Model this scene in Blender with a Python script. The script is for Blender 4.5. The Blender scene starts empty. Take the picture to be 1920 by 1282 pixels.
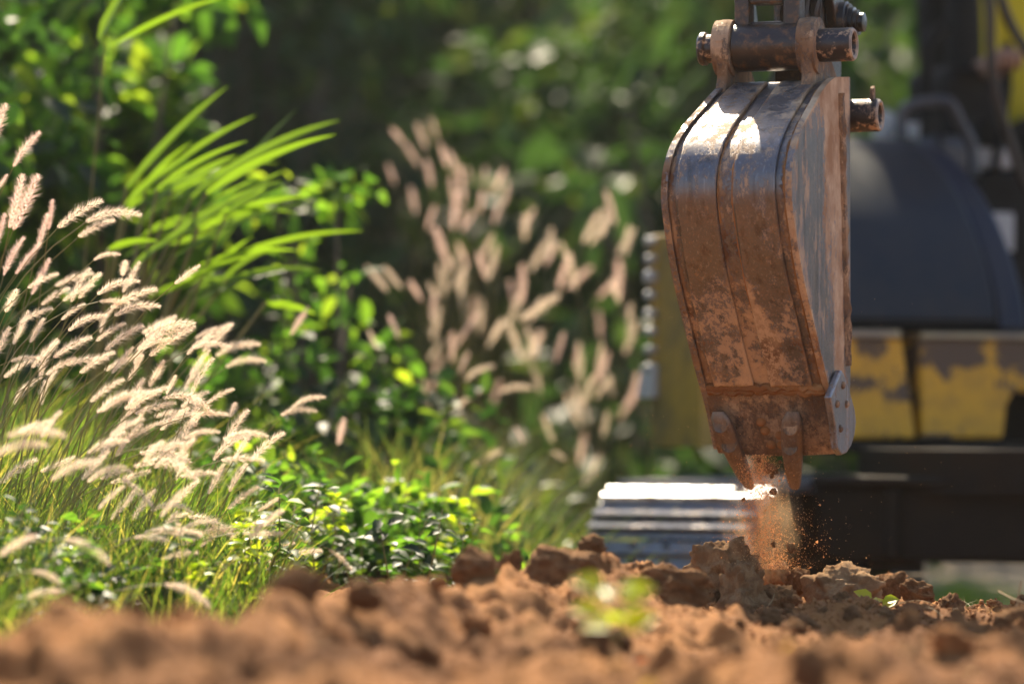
import bpy, bmesh, math, random
import numpy as np
from mathutils import Vector, Matrix, Quaternion

# ------------------------------------------------------------------ camera, sky, sun, exposure
random.seed(7); RNG = np.random.default_rng(11)
sc = bpy.context.scene
COL = sc.collection
FPX, CU, CV, HORIZON, CAMZ = 7200.0, 960.0, 641.0, 761.0, 0.70
PITCH = math.atan((HORIZON - CV) / FPX)
cam_d = bpy.data.cameras.new('camera'); cam = bpy.data.objects.new('camera', cam_d); COL.objects.link(cam)
cam.location = (0, 0, CAMZ); cam.rotation_euler = (math.pi / 2 + PITCH, 0, 0)
cam_d.sensor_width = 36; cam_d.lens = 135; cam_d.clip_start = 0.05; cam_d.clip_end = 600
cam_d.dof.use_dof = True; cam_d.dof.focus_distance = 6.96; cam_d.dof.aperture_fstop = 1.8
sc.camera = cam
SUN_AZ = Vector((-0.12, 0.993)).normalized()      # horizontal direction towards the sun (behind the scene, from the left)
SUN_EL = math.radians(50)
world = bpy.data.worlds.new('World'); sc.world = world; world.use_nodes = True
wn = world.node_tree.nodes; wl = world.node_tree.links
sky = wn.new('ShaderNodeTexSky'); sky.sky_type = 'NISHITA'; sky.sun_disc = False
sky.sun_elevation = SUN_EL; sky.sun_rotation = math.atan2(SUN_AZ.x, SUN_AZ.y)
sky.air_density = 1.0; sky.dust_density = 1.5
wn['Background'].inputs[1].default_value = 0.10
wl.new(sky.outputs[0], wn['Background'].inputs[0])
sun_d = bpy.data.lights.new('sun', 'SUN'); sun_d.energy = 5.0; sun_d.angle = math.radians(0.53); sun_d.color = (1.0, 0.86, 0.64)
sun = bpy.data.objects.new('sun', sun_d); COL.objects.link(sun)
to_sun = Vector((SUN_AZ.x * math.cos(SUN_EL), SUN_AZ.y * math.cos(SUN_EL), math.sin(SUN_EL)))
sun.rotation_euler = to_sun.to_track_quat('Z', 'Y').to_euler(); sun.location = to_sun * 40
sc.view_settings.view_transform = 'Standard'; sc.view_settings.look = 'None'
sc.view_settings.exposure = 1.52; sc.view_settings.gamma = 1.0
sc.cycles.use_denoising = True
sc.cycles.max_bounces = 8; sc.cycles.transparent_max_bounces = 8; sc.cycles.transmission_bounces = 6
sc.cycles.sample_clamp_indirect = 6.0

def P(u, v, d):
    """photo pixel + distance along the ground (y) -> world point"""
    a = (u - CU) / FPX; b = (CV - v) / FPX
    y = math.cos(PITCH) - b * math.sin(PITCH); z = math.sin(PITCH) + b * math.cos(PITCH)
    return Vector((a * d / y, d, CAMZ + z * d / y))

# ------------------------------------------------------------------ noise (numpy)
def _hash(ix, iy, iz, seed):
    n = (ix.astype(np.int64) * 374761393 + iy.astype(np.int64) * 668265263 + iz.astype(np.int64) * 2147483647 + seed * 974711) & 0xffffffff
    n = ((n ^ (n >> 13)) * 1274126177) & 0xffffffff
    return ((n ^ (n >> 16)) & 0xffffff) / float(0xffffff)
def noise3(x, y, z, seed=0):
    x = np.asarray(x, float); y = np.asarray(y, float) + 0 * x; z = np.asarray(z, float) + 0 * x
    ix, iy, iz = np.floor(x), np.floor(y), np.floor(z); fx, fy, fz = x - ix, y - iy, z - iz
    fx, fy, fz = [t * t * (3 - 2 * t) for t in (fx, fy, fz)]
    r = 0
    for dx in (0, 1):
        for dy in (0, 1):
            for dz in (0, 1):
                w = (fx if dx else 1 - fx) * (fy if dy else 1 - fy) * (fz if dz else 1 - fz)
                r = r + w * _hash(ix + dx, iy + dy, iz + dz, seed)
    return r - 0.5
def fbm(x, y, z=0.0, seed=0, octs=4, gain=0.5):
    r = 0; a = 1.0; f = 1.0
    for o in range(octs):
        r = r + a * noise3(np.asarray(x) * f + 13.7 * o, np.asarray(y) * f + 5.1 * o, np.asarray(z) * f, seed + o)
        a *= gain; f *= 2.03
    return r
def sstep(a, b, t): t = np.clip((np.asarray(t, float) - a) / (b - a), 0, 1); return t * t * (3 - 2 * t)

# ------------------------------------------------------------------ materials
def mat(name):
    m = bpy.data.materials.new(name); m.use_nodes = True
    nt = m.node_tree; return m, nt.nodes, nt.links, nt.nodes['Principled BSDF']
def n_noise(N, L, scale, detail=5, rough=0.6, vec=None, stretch=None):
    t = N.new('ShaderNodeTexNoise'); t.inputs['Scale'].default_value = scale; t.inputs['Detail'].default_value = detail
    t.inputs['Roughness'].default_value = rough
    if stretch:
        tc = N.new('ShaderNodeTexCoord'); mp = N.new('ShaderNodeMapping'); mp.inputs['Scale'].default_value = stretch
        L.new(tc.outputs['Object'], mp.inputs[0]); L.new(mp.outputs[0], t.inputs['Vector'])
    else:
        tc = N.new('ShaderNodeTexCoord'); L.new(tc.outputs['Object'], t.inputs['Vector'])
    return t
def n_ramp(N, L, fac, stops, interp='LINEAR'):
    r = N.new('ShaderNodeValToRGB'); r.color_ramp.interpolation = interp
    while len(r.color_ramp.elements) < len(stops): r.color_ramp.elements.new(0.5)
    for e, (p, c) in zip(r.color_ramp.elements, stops):
        e.position = p; e.color = (c, c, c, 1) if isinstance(c, (int, float)) else (*c, 1)
    L.new(fac, r.inputs[0]); return r
def n_mix(N, L, fac, a, b):
    m = N.new('ShaderNodeMix'); m.data_type = 'RGBA'
    for s, i in ((fac, 0), (a, 6), (b, 7)):
        if hasattr(s, 'is_output') or isinstance(s, bpy.types.NodeSocket): L.new(s, m.inputs[i])
        elif isinstance(s, (int, float)): m.inputs[i].default_value = s
        else: m.inputs[i].default_value = (*s, 1)
    return m.outputs[2]
def n_math(N, L, op, a, b=None, clamp=False):
    m = N.new('ShaderNodeMath'); m.operation = op; m.use_clamp = clamp
    for i, s in enumerate((a, b)):
        if s is None: continue
        if isinstance(s, bpy.types.NodeSocket): L.new(s, m.inputs[i])
        else: m.inputs[i].default_value = s
    return m.outputs[0]
def n_bump(N, L, h, strength, dist, b):
    bp = N.new('ShaderNodeBump'); bp.inputs['Strength'].default_value = strength; bp.inputs['Distance'].default_value = dist
    L.new(h, bp.inputs['Height']); L.new(bp.outputs[0], b.inputs['Normal']); return bp

def soil_mat(name, c1, c2, c3, bump=0.8):
    m, N, L, b = mat(name)
    a = n_noise(N, L, 9, 7, 0.65); c = n_noise(N, L, 60, 6, 0.7); e = n_noise(N, L, 2.2, 3)
    col = n_ramp(N, L, a.outputs[0], [(0.3, c2), (0.55, c1), (0.75, c3)])
    col2 = n_mix(N, L, n_ramp(N, L, c.outputs[0], [(0.35, 0.0), (0.7, 1.0)]).outputs[0], col.outputs[0], c3)
    mixc = N.new('ShaderNodeMix'); mixc.data_type = 'RGBA'; mixc.inputs[0].default_value = 0.35
    L.new(col.outputs[0], mixc.inputs[6]); L.new(col2, mixc.inputs[7])
    col3 = n_mix(N, L, n_ramp(N, L, e.outputs[0], [(0.44, 0.0), (0.60, 0.8)]).outputs[0], mixc.outputs[2], tuple(0.8 * q for q in c2))
    L.new(col3, b.inputs['Base Color']); b.inputs['Roughness'].default_value = 0.93
    b.inputs['Specular IOR Level'].default_value = 0.2
    h = n_math(N, L, 'ADD', n_math(N, L, 'MULTIPLY', a.outputs[0], 0.5), n_math(N, L, 'MULTIPLY', c.outputs[0], 0.35))
    n_bump(N, L, h, bump, 0.012, b)
    return m
M_SOIL = soil_mat('orange_soil', (0.27, 0.114, 0.034), (0.14, 0.054, 0.016), (0.36, 0.178, 0.063))
def far_shade_and_dirt():
    N, L = M_SOIL.node_tree.nodes, M_SOIL.node_tree.links; b = N['Principled BSDF']; src = b.inputs['Base Color'].links[0].from_socket
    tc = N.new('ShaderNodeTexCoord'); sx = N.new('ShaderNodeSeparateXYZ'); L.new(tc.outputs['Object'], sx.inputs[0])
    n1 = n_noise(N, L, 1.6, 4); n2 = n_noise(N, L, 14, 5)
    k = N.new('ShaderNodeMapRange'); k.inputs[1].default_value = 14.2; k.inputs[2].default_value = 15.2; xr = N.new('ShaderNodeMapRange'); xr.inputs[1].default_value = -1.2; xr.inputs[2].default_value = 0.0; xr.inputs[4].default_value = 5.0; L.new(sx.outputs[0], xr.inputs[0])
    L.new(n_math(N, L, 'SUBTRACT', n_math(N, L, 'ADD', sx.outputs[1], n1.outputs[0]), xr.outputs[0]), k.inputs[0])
    bank_shade = n_ramp(N, L, n2.outputs[0], [(0.3, (0.035, 0.026, 0.016)), (0.5, (0.04, 0.05, 0.02)), (0.7, (0.075, 0.055, 0.032))])  # shade of the far bank painted in, with dark earth and green cover
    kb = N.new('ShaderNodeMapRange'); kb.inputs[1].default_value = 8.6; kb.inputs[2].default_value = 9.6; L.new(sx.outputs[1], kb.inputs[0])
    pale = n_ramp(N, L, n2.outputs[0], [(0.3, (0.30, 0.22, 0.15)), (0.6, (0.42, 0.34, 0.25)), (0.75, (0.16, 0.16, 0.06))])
    c = n_mix(N, L, kb.outputs[0], src, pale.outputs[0]); L.new(n_mix(N, L, k.outputs[0], c, bank_shade.outputs[0]), b.inputs['Base Color'])
far_shade_and_dirt()
M_CLOD = soil_mat('clod_soil', (0.31, 0.15, 0.056), (0.18, 0.076, 0.026), (0.41, 0.235, 0.108), 1.0)
M_CLOD_PALE = soil_mat('pale_clay', (0.38, 0.22, 0.10), (0.25, 0.12, 0.047), (0.48, 0.325, 0.18), 1.0)
M_CRUMB = soil_mat('crumb_soil', (0.32, 0.14, 0.048), (0.20, 0.08, 0.026), (0.40, 0.21, 0.09), 0.4)

def steel_mat(name, use_attr=True, rough=0.36, base=(0.135, 0.145, 0.165), mud=(0.125, 0.060, 0.026), mud2=(0.36, 0.235, 0.135), amount=0.0, dust=0.09, pale=0.75):
    """worn steel; mud where the 'mud' attribute and noise say"""
    m, N, L, b = mat(name)
    n1 = n_noise(N, L, 34, 8, 0.72, stretch=(1, 1, 0.33)); n2 = n_noise(N, L, 150, 6, 0.7); n3 = n_noise(N, L, 11, 5, 0.6); n4 = n_noise(N, L, 420, 3, 0.6)
    if use_attr:
        at = N.new('ShaderNodeAttribute'); at.attribute_name = 'mud'; m0 = at.outputs['Fac']
    else:
        m0 = amount
    nn = n_math(N, L, 'ADD', n_math(N, L, 'MULTIPLY', n1.outputs[0], 0.62), n_math(N, L, 'MULTIPLY', n2.outputs[0], 0.38))
    s = n_math(N, L, 'ADD', n_math(N, L, 'SUBTRACT', nn, 0.5), n_math(N, L, 'SUBTRACT', m0, 0.5))
    mask = n_ramp(N, L, n_math(N, L, 'ADD', s, 0.5), [(0.47, 0.0), (0.53, 1.0)]).outputs[0]
    mudc = n_ramp(N, L, n3.outputs[0], [(0.36, mud), (0.5, tuple(0.55 * a + 0.45 * c for a, c in zip(mud, mud2))), (0.62, mud2)]).outputs[0]
    # fine dust film and scratches on the bare metal
    sp = n_ramp(N, L, n2.outputs[0], [(0.35, 0.0), (0.75, 1.0)]).outputs[0]
    bare = n_mix(N, L, n_math(N, L, 'MULTIPLY', sp, 0.35), base, tuple(0.55 * c for c in base))
    film = n_math(N, L, 'ADD', n_math(N, L, 'MULTIPLY', n_ramp(N, L, n4.outputs[0], [(0.45, 0.0), (0.7, 1.0)]).outputs[0], 0.25), n_math(N, L, 'MULTIPLY', n3.outputs[0], dust * 1.4), clamp=True)
    sc1 = n_noise(N, L, 260, 2, 0.5, stretch=(1, 1, 0.035)); sc2 = n_noise(N, L, 26, 7, 0.75)
    scr = n_math(N, L, 'MULTIPLY', n_ramp(N, L, sc1.outputs[0], [(0.60, 0.0), (0.68, 1.0)]).outputs[0], 0.5)
    bare = n_mix(N, L, scr, bare, tuple(min(1, 2.1 * c) for c in base))
    film = n_math(N, L, 'ADD', film, n_math(N, L, 'MULTIPLY', n_ramp(N, L, sc2.outputs[0], [(0.45, 0.0), (0.66, 1.0)]).outputs[0], dust * 2.2), clamp=True)
    st1 = n_noise(N, L, 55, 4, 0.6, stretch=(1, 1, 0.05)); st2 = n_noise(N, L, 16, 9, 0.82, stretch=(1, 1, 0.45))
    bare = n_mix(N, L, n_math(N, L, 'MULTIPLY', n_ramp(N, L, st1.outputs[0], [(0.52, 0.0), (0.66, 1.0)]).outputs[0], 0.65), bare, tuple(0.35 * c for c in base))
    film = n_math(N, L, 'ADD', film, n_math(N, L, 'MULTIPLY', n_ramp(N, L, st2.outputs[0], [(0.57, 0.0), (0.63, 1.0)]).outputs[0], pale), clamp=True)
    bare = n_mix(N, L, film, bare, tuple(0.35 * a + 0.65 * c for a, c in zip(mud, mud2)))
    st3 = n_noise(N, L, 24, 10, 0.85, stretch=(1, 1, 0.4)); st4 = n_noise(N, L, 5.5, 3, 0.5)
    clay = n_math(N, L, 'MULTIPLY', n_ramp(N, L, n_math(N, L, 'ADD', n_math(N, L, 'MULTIPLY', st3.outputs[0], 0.75), n_math(N, L, 'MULTIPLY', st4.outputs[0], 0.35)), [(0.585, 0.0), (0.615, 1.0)]).outputs[0], pale)
    L.new(n_mix(N, L, clay, n_mix(N, L, mask, bare, mudc), (0.50, 0.335, 0.20)), b.inputs['Base Color'])
    mask = n_math(N, L, 'MAXIMUM', mask, clay)
    L.new(n_math(N, L, 'MULTIPLY', n_math(N, L, 'SUBTRACT', 1.0, mask), n_math(N, L, 'SUBTRACT', 0.95, n_math(N, L, 'MULTIPLY', film, 0.8))), b.inputs['Metallic'])
    r0 = n_math(N, L, 'ADD', rough - 0.08, n_math(N, L, 'MULTIPLY', n2.outputs[0], 0.22))
    L.new(n_math(N, L, 'ADD', r0, n_math(N, L, 'MULTIPLY', mask, 0.55), clamp=True), b.inputs['Roughness'])
    h = n_math(N, L, 'ADD', n_math(N, L, 'MULTIPLY', mask, 0.7), n_math(N, L, 'MULTIPLY', n2.outputs[0], 0.25))
    n_bump(N, L, h, 0.55, 0.003, b)
    return m
M_BUCKET = steel_mat('worn_bucket_steel')
M_TOOTH = steel_mat('tooth_steel', False, 0.45, (0.15, 0.125, 0.11), amount=0.41, pale=0.15)
M_LIP = steel_mat('lip_steel', False, 0.5, (0.11, 0.085, 0.07), amount=0.49, pale=0.45)
M_CUTTER = steel_mat('cutter_steel', False, 0.38, (0.20, 0.225, 0.26), amount=0.43, mud2=(0.5, 0.32, 0.18), pale=0.2)
M_EAR = steel_mat('muddy_ear_steel', False, 0.5, (0.13, 0.105, 0.09), amount=0.53, mud=(0.15, 0.08, 0.038), mud2=(0.34, 0.22, 0.13))
M_TRACK = steel_mat('polished_track_steel', False, 0.36, (0.20, 0.212, 0.235), amount=0.34, dust=0.05, pale=0.2)
M_TRACKLINK = steel_mat('track_link_steel', False, 0.6, (0.05, 0.046, 0.042), amount=0.40, mud=(0.04, 0.025, 0.014), mud2=(0.08, 0.05, 0.03))

def grease_mat(name, base, speck, rough=0.35, lo=0.58, hi=0.72):
    m, N, L, b = mat(name)
    n1 = n_noise(N, L, 45, 7, 0.7); n2 = n_noise(N, L, 240, 3)
    k = n_ramp(N, L, n1.outputs[0], [(lo, 0.0), (hi, 1.0)]).outputs[0]
    L.new(n_mix(N, L, k, base, speck), b.inputs['Base Color'])
    L.new(n_math(N, L, 'ADD', rough, n_math(N, L, 'MULTIPLY', k, 0.5), clamp=True), b.inputs['Roughness'])
    n_bump(N, L, n_math(N, L, 'ADD', n1.outputs[0], n_math(N, L, 'MULTIPLY', n2.outputs[0], 0.4)), 0.5, 0.003, b)
    return m
M_GREASE = grease_mat('black_grease_steel', (0.016, 0.011, 0.008), (0.16, 0.085, 0.03), 0.28, 0.53, 0.72)
M_LINK = grease_mat('greasy_link_steel', (0.026, 0.016, 0.011), (0.17, 0.085, 0.032), 0.30, 0.50, 0.68)
M_PIN = grease_mat('pin_steel', (0.022, 0.016, 0.015), (0.42, 0.28, 0.17), 0.34, 0.52, 0.60)
M_PINEND = grease_mat('pin_rim_steel', (0.20, 0.16, 0.13), (0.50, 0.38, 0.26), 0.5, 0.45, 0.65)

def paint_mat(name, base, worn, dirt, lo, hi, scale=7, rough=0.4):
    m, N, L, b = mat(name)
    n1 = n_noise(N, L, scale, 6, 0.6); n2 = n_noise(N, L, scale * 3, 6, 0.7); n3 = n_noise(N, L, 90, 5)
    k = n_ramp(N, L, n1.outputs[0], [(lo, 0.0), (hi, 1.0)]).outputs[0]
    c = n_mix(N, L, k, base, worn)
    g = n_math(N, L, 'MULTIPLY', n_ramp(N, L, n2.outputs[0], [(0.42, 0.0), (0.75, 1.0)]).outputs[0], 0.55)
    L.new(n_mix(N, L, g, c, dirt), b.inputs['Base Color'])
    L.new(n_math(N, L, 'ADD', rough, n_math(N, L, 'ADD', n_math(N, L, 'MULTIPLY', k, 0.35), n_math(N, L, 'MULTIPLY', n3.outputs[0], 0.1)), clamp=True), b.inputs['Roughness'])
    n_bump(N, L, n_math(N, L, 'ADD', k, n_math(N, L, 'MULTIPLY', n3.outputs[0], 0.3)), 0.3, 0.002, b)
    return m
M_COVER = paint_mat('grey_cover_paint', (0.016, 0.022, 0.031), (0.026, 0.030, 0.037), (0.04, 0.037, 0.034), 0.45, 0.75, 3.5, 0.36)
M_COVER2 = paint_mat('navy_cover_paint', (0.016, 0.023, 0.040), (0.03, 0.036, 0.05), (0.05, 0.045, 0.04), 0.5, 0.8, 3.5, 0.38)
M_YELLOW = paint_mat('worn_yellow_paint', (0.62, 0.30, 0.006), (0.11, 0.068, 0.042), (0.13, 0.075, 0.022), 0.50, 0.53, 6.5, 0.42)
M_YELLOW2 = paint_mat('dusty_yellow_paint', (0.36, 0.21, 0.02), (0.19, 0.13, 0.035), (0.10, 0.075, 0.035), 0.42, 0.62, 8, 0.5)
M_LEDGE = paint_mat('scuffed_ledge_paint', (0.42, 0.33, 0.18), (0.30, 0.24, 0.17), (0.2, 0.15, 0.1), 0.45, 0.6, 12, 0.5)
M_FRAME = paint_mat('dark_undercarriage', (0.012, 0.009, 0.006), (0.030, 0.019, 0.010), (0.022, 0.015, 0.008), 0.45, 0.7, 4, 0.65)
M_BLACK = paint_mat('black_plastic', (0.006, 0.006, 0.006), (0.008, 0.008, 0.008), (0.010, 0.009, 0.008), 0.5, 0.8, 8, 0.55)
for q_ in (M_BLACK, M_FRAME, M_COVER, M_COVER2): q_.node_tree.nodes['Principled BSDF'].inputs['Specular IOR Level'].default_value = 0.15
M_RAIL = paint_mat('dark_rail_paint', (0.028, 0.034, 0.045), (0.05, 0.05, 0.055), (0.08, 0.07, 0.06), 0.5, 0.7, 14, 0.35)
M_PALE = paint_mat('pale_grey_paint', (0.42, 0.41, 0.39), (0.3, 0.28, 0.25), (0.25, 0.21, 0.17), 0.5, 0.75, 9, 0.45)
M_RUBBER = paint_mat('hose_rubber', (0.018, 0.016, 0.015), (0.05, 0.035, 0.025), (0.05, 0.035, 0.02), 0.5, 0.8, 20, 0.5)
M_SHIRT = paint_mat('yellow_shirt_cloth', (0.62, 0.52, 0.022), (0.55, 0.45, 0.02), (0.48, 0.40, 0.03), 0.45, 0.75, 8, 0.85)
M_TROUSER = paint_mat('dark_trouser_cloth', (0.02, 0.02, 0.024), (0.03, 0.03, 0.032), (0.04, 0.035, 0.03), 0.45, 0.75, 8, 0.9)
M_SKIN = paint_mat('skin', (0.33, 0.17, 0.10), (0.28, 0.14, 0.08), (0.25, 0.13, 0.08), 0.45, 0.75, 20, 0.5)
M_HAIR = paint_mat('black_hair', (0.012, 0.01, 0.009), (0.02, 0.015, 0.012), (0.02, 0.015, 0.01), 0.45, 0.75, 30, 0.5)
M_BARK = paint_mat('bark', (0.10, 0.075, 0.05), (0.06, 0.045, 0.03), (0.13, 0.10, 0.07), 0.4, 0.7, 14, 0.9)

def leaf_mat(name, stops, trans_gain=1.5, trans=0.45, rough=0.32, spec=0.5, warm=(1.15, 1.1, 0.45)):
    m, N, L, b = mat(name)
    g = N.new('ShaderNodeNewGeometry')
    r = n_ramp(N, L, g.outputs['Random Per Island'], stops)
    L.new(r.outputs[0], b.inputs['Base Color']); b.inputs['Roughness'].default_value = rough
    b.inputs['Specular IOR Level'].default_value = spec
    t = N.new('ShaderNodeBsdfTranslucent')
    vm = N.new('ShaderNodeMix'); vm.data_type = 'RGBA'; vm.blend_type = 'MULTIPLY'; vm.inputs[0].default_value = 1.0
    vm.clamp_result = False
    L.new(r.outputs[0], vm.inputs[6]); vm.inputs[7].default_value = tuple(trans_gain * w for w in warm) + (1,)
    L.new(vm.outputs[2], t.inputs['Color'])
    mx = N.new('ShaderNodeMixShader'); mx.inputs[0].default_value = trans
    L.new(b.outputs[0], mx.inputs[1]); L.new(t.outputs[0], mx.inputs[2])
    L.new(mx.outputs[0], N['Material Output'].inputs['Surface'])
    return m
M_LEAF = leaf_mat('dappled_leaf', [(0.0, (0.014, 0.038, 0.010)), (0.5, (0.028, 0.070, 0.013)), (0.75, (0.065, 0.13, 0.018)), (1.0, (0.13, 0.18, 0.02))], 3.2, 0.6, 0.5, 0.25)  # wide dark-to-bright ramp puts dappled shade into the leaf colour
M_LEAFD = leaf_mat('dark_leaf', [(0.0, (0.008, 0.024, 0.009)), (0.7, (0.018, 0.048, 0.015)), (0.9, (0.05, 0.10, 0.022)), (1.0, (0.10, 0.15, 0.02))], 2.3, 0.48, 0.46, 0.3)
M_LEAFB = leaf_mat('background_leaf', [(0.0, (0.014, 0.034, 0.014)), (0.7, (0.028, 0.065, 0.024)), (1.0, (0.07, 0.10, 0.026))], 1.8, 0.42, 0.5, 0.22)
M_DUST = leaf_mat('soil_dust', [(0.0, (0.78, 0.46, 0.21)), (1.0, (0.88, 0.63, 0.38))], 1.1, 0.7, 0.9, 0.1, (1.0, 0.9, 0.75))
M_BLADE = leaf_mat('broad_grass_blade', [(0.0, (0.04, 0.09, 0.01)), (0.4, (0.07, 0.14, 0.013)), (1.0, (0.12, 0.18, 0.018))], 2.2, 0.54, 0.42)
M_GRASS = leaf_mat('grass_blade', [(0.0, (0.014, 0.034, 0.009)), (0.5, (0.035, 0.068, 0.014)), (0.85, (0.10, 0.13, 0.03)), (1.0, (0.30, 0.24, 0.11))], 3.0, 0.55, 0.5, 0.3)
M_GRASSB = leaf_mat('far_grass_blade', [(0.0, (0.03, 0.055, 0.02)), (0.6, (0.055, 0.09, 0.028)), (1.0, (0.20, 0.17, 0.09))], 2.4, 0.5, 0.55, 0.25)
M_PLUME = leaf_mat('plume_bristle', [(0.0, (0.84, 0.70, 0.56)), (0.7, (0.92, 0.83, 0.70)), (1.0, (0.86, 0.66, 0.56))], 1.05, 0.6, 0.6, 0.3, (1.0, 0.95, 0.88))
M_PLUMEP = leaf_mat('pink_plume_bristle', [(0.0, (0.88, 0.68, 0.59)), (0.7, (0.94, 0.79, 0.70)), (1.0, (0.84, 0.57, 0.52))], 1.05, 0.6, 0.6, 0.3, (1.0, 0.93, 0.88))
M_STEM = leaf_mat('grass_stem', [(0.0, (0.16, 0.16, 0.05)), (1.0, (0.26, 0.22, 0.09))], 1.3, 0.3, 0.5, 0.3, (1, 1, 0.6))
M_STRAW = leaf_mat('dry_straw', [(0.0, (0.30, 0.20, 0.09)), (1.0, (0.48, 0.35, 0.19))], 1.2, 0.3, 0.6, 0.3, (1, 0.9, 0.7))
M_SPROUT = leaf_mat('yellow_green_leaf', [(0.0, (0.16, 0.24, 0.015)), (1.0, (0.26, 0.30, 0.02))], 2.4, 0.55, 0.35)
M_LITTER_Y = leaf_mat('yellow_fallen_leaf', [(0.0, (0.40, 0.28, 0.03)), (1.0, (0.5, 0.38, 0.06))], 1.3, 0.4, 0.5, 0.4, (1, 0.9, 0.5))
M_LITTER_R = leaf_mat('red_fallen_leaf', [(0.0, (0.45, 0.10, 0.03)), (1.0, (0.5, 0.16, 0.05))], 1.3, 0.4, 0.5, 0.4, (1, 0.8, 0.6))
M_LITTER_P = leaf_mat('bleached_leaf', [(0.0, (0.62, 0.55, 0.46)), (1.0, (0.7, 0.64, 0.55))], 1.1, 0.3, 0.35, 0.5, (1, 0.95, 0.9))

# ------------------------------------------------------------------ object helpers
def link(o): COL.objects.link(o); return o
def empty(name, loc):
    o = link(bpy.data.objects.new(name, None)); o.location = loc; o.empty_display_size = 0.1; return o
def tag(o, label=None, cat=None, group=None, kind=None):
    if label: o['label'] = label
    if cat: o['category'] = cat
    if group: o['group'] = group
    if kind: o['kind'] = kind
    return o
def set_parent(o, parent):
    """o has world coordinates; parent is an Empty that only has a location, or a part with world coordinates"""
    o.parent = parent
    if parent is not None and parent.type == 'EMPTY':
        o.matrix_parent_inverse = Matrix.Translation(-Vector(parent.location))
def place(name, me, parent=None, mw=None):
    o = link(bpy.data.objects.new(name, me))
    if parent is not None:
        o.parent = parent
        if parent.type == 'EMPTY': o.matrix_parent_inverse = Matrix.Translation(-Vector(parent.location))
    if mw is not None: o.matrix_basis = mw
    return o
def np_mesh(name, verts, faces, m, smooth=False, attr=None):
    """faces: array (n,3) or (n,4)"""
    verts = np.asarray(verts, np.float32); faces = np.asarray(faces, np.int32)
    me = bpy.data.meshes.new(name); k = faces.shape[1]
    me.vertices.add(len(verts)); me.vertices.foreach_set('co', verts.ravel())
    me.loops.add(faces.size); me.loops.foreach_set('vertex_index', faces.ravel())
    me.polygons.add(len(faces)); me.polygons.foreach_set('loop_start', np.arange(0, faces.size, k, dtype=np.int32))
    me.update(calc_edges=True); me.validate()
    if smooth: me.polygons.foreach_set('use_smooth', np.ones(len(faces), bool))
    if attr is not None:
        a = me.attributes.new('mud', 'FLOAT', 'POINT'); a.data.foreach_set('value', np.asarray(attr, np.float32))
    me.materials.append(m); return me
def ident(a, b, c): return Vector((a, b, c))
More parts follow.
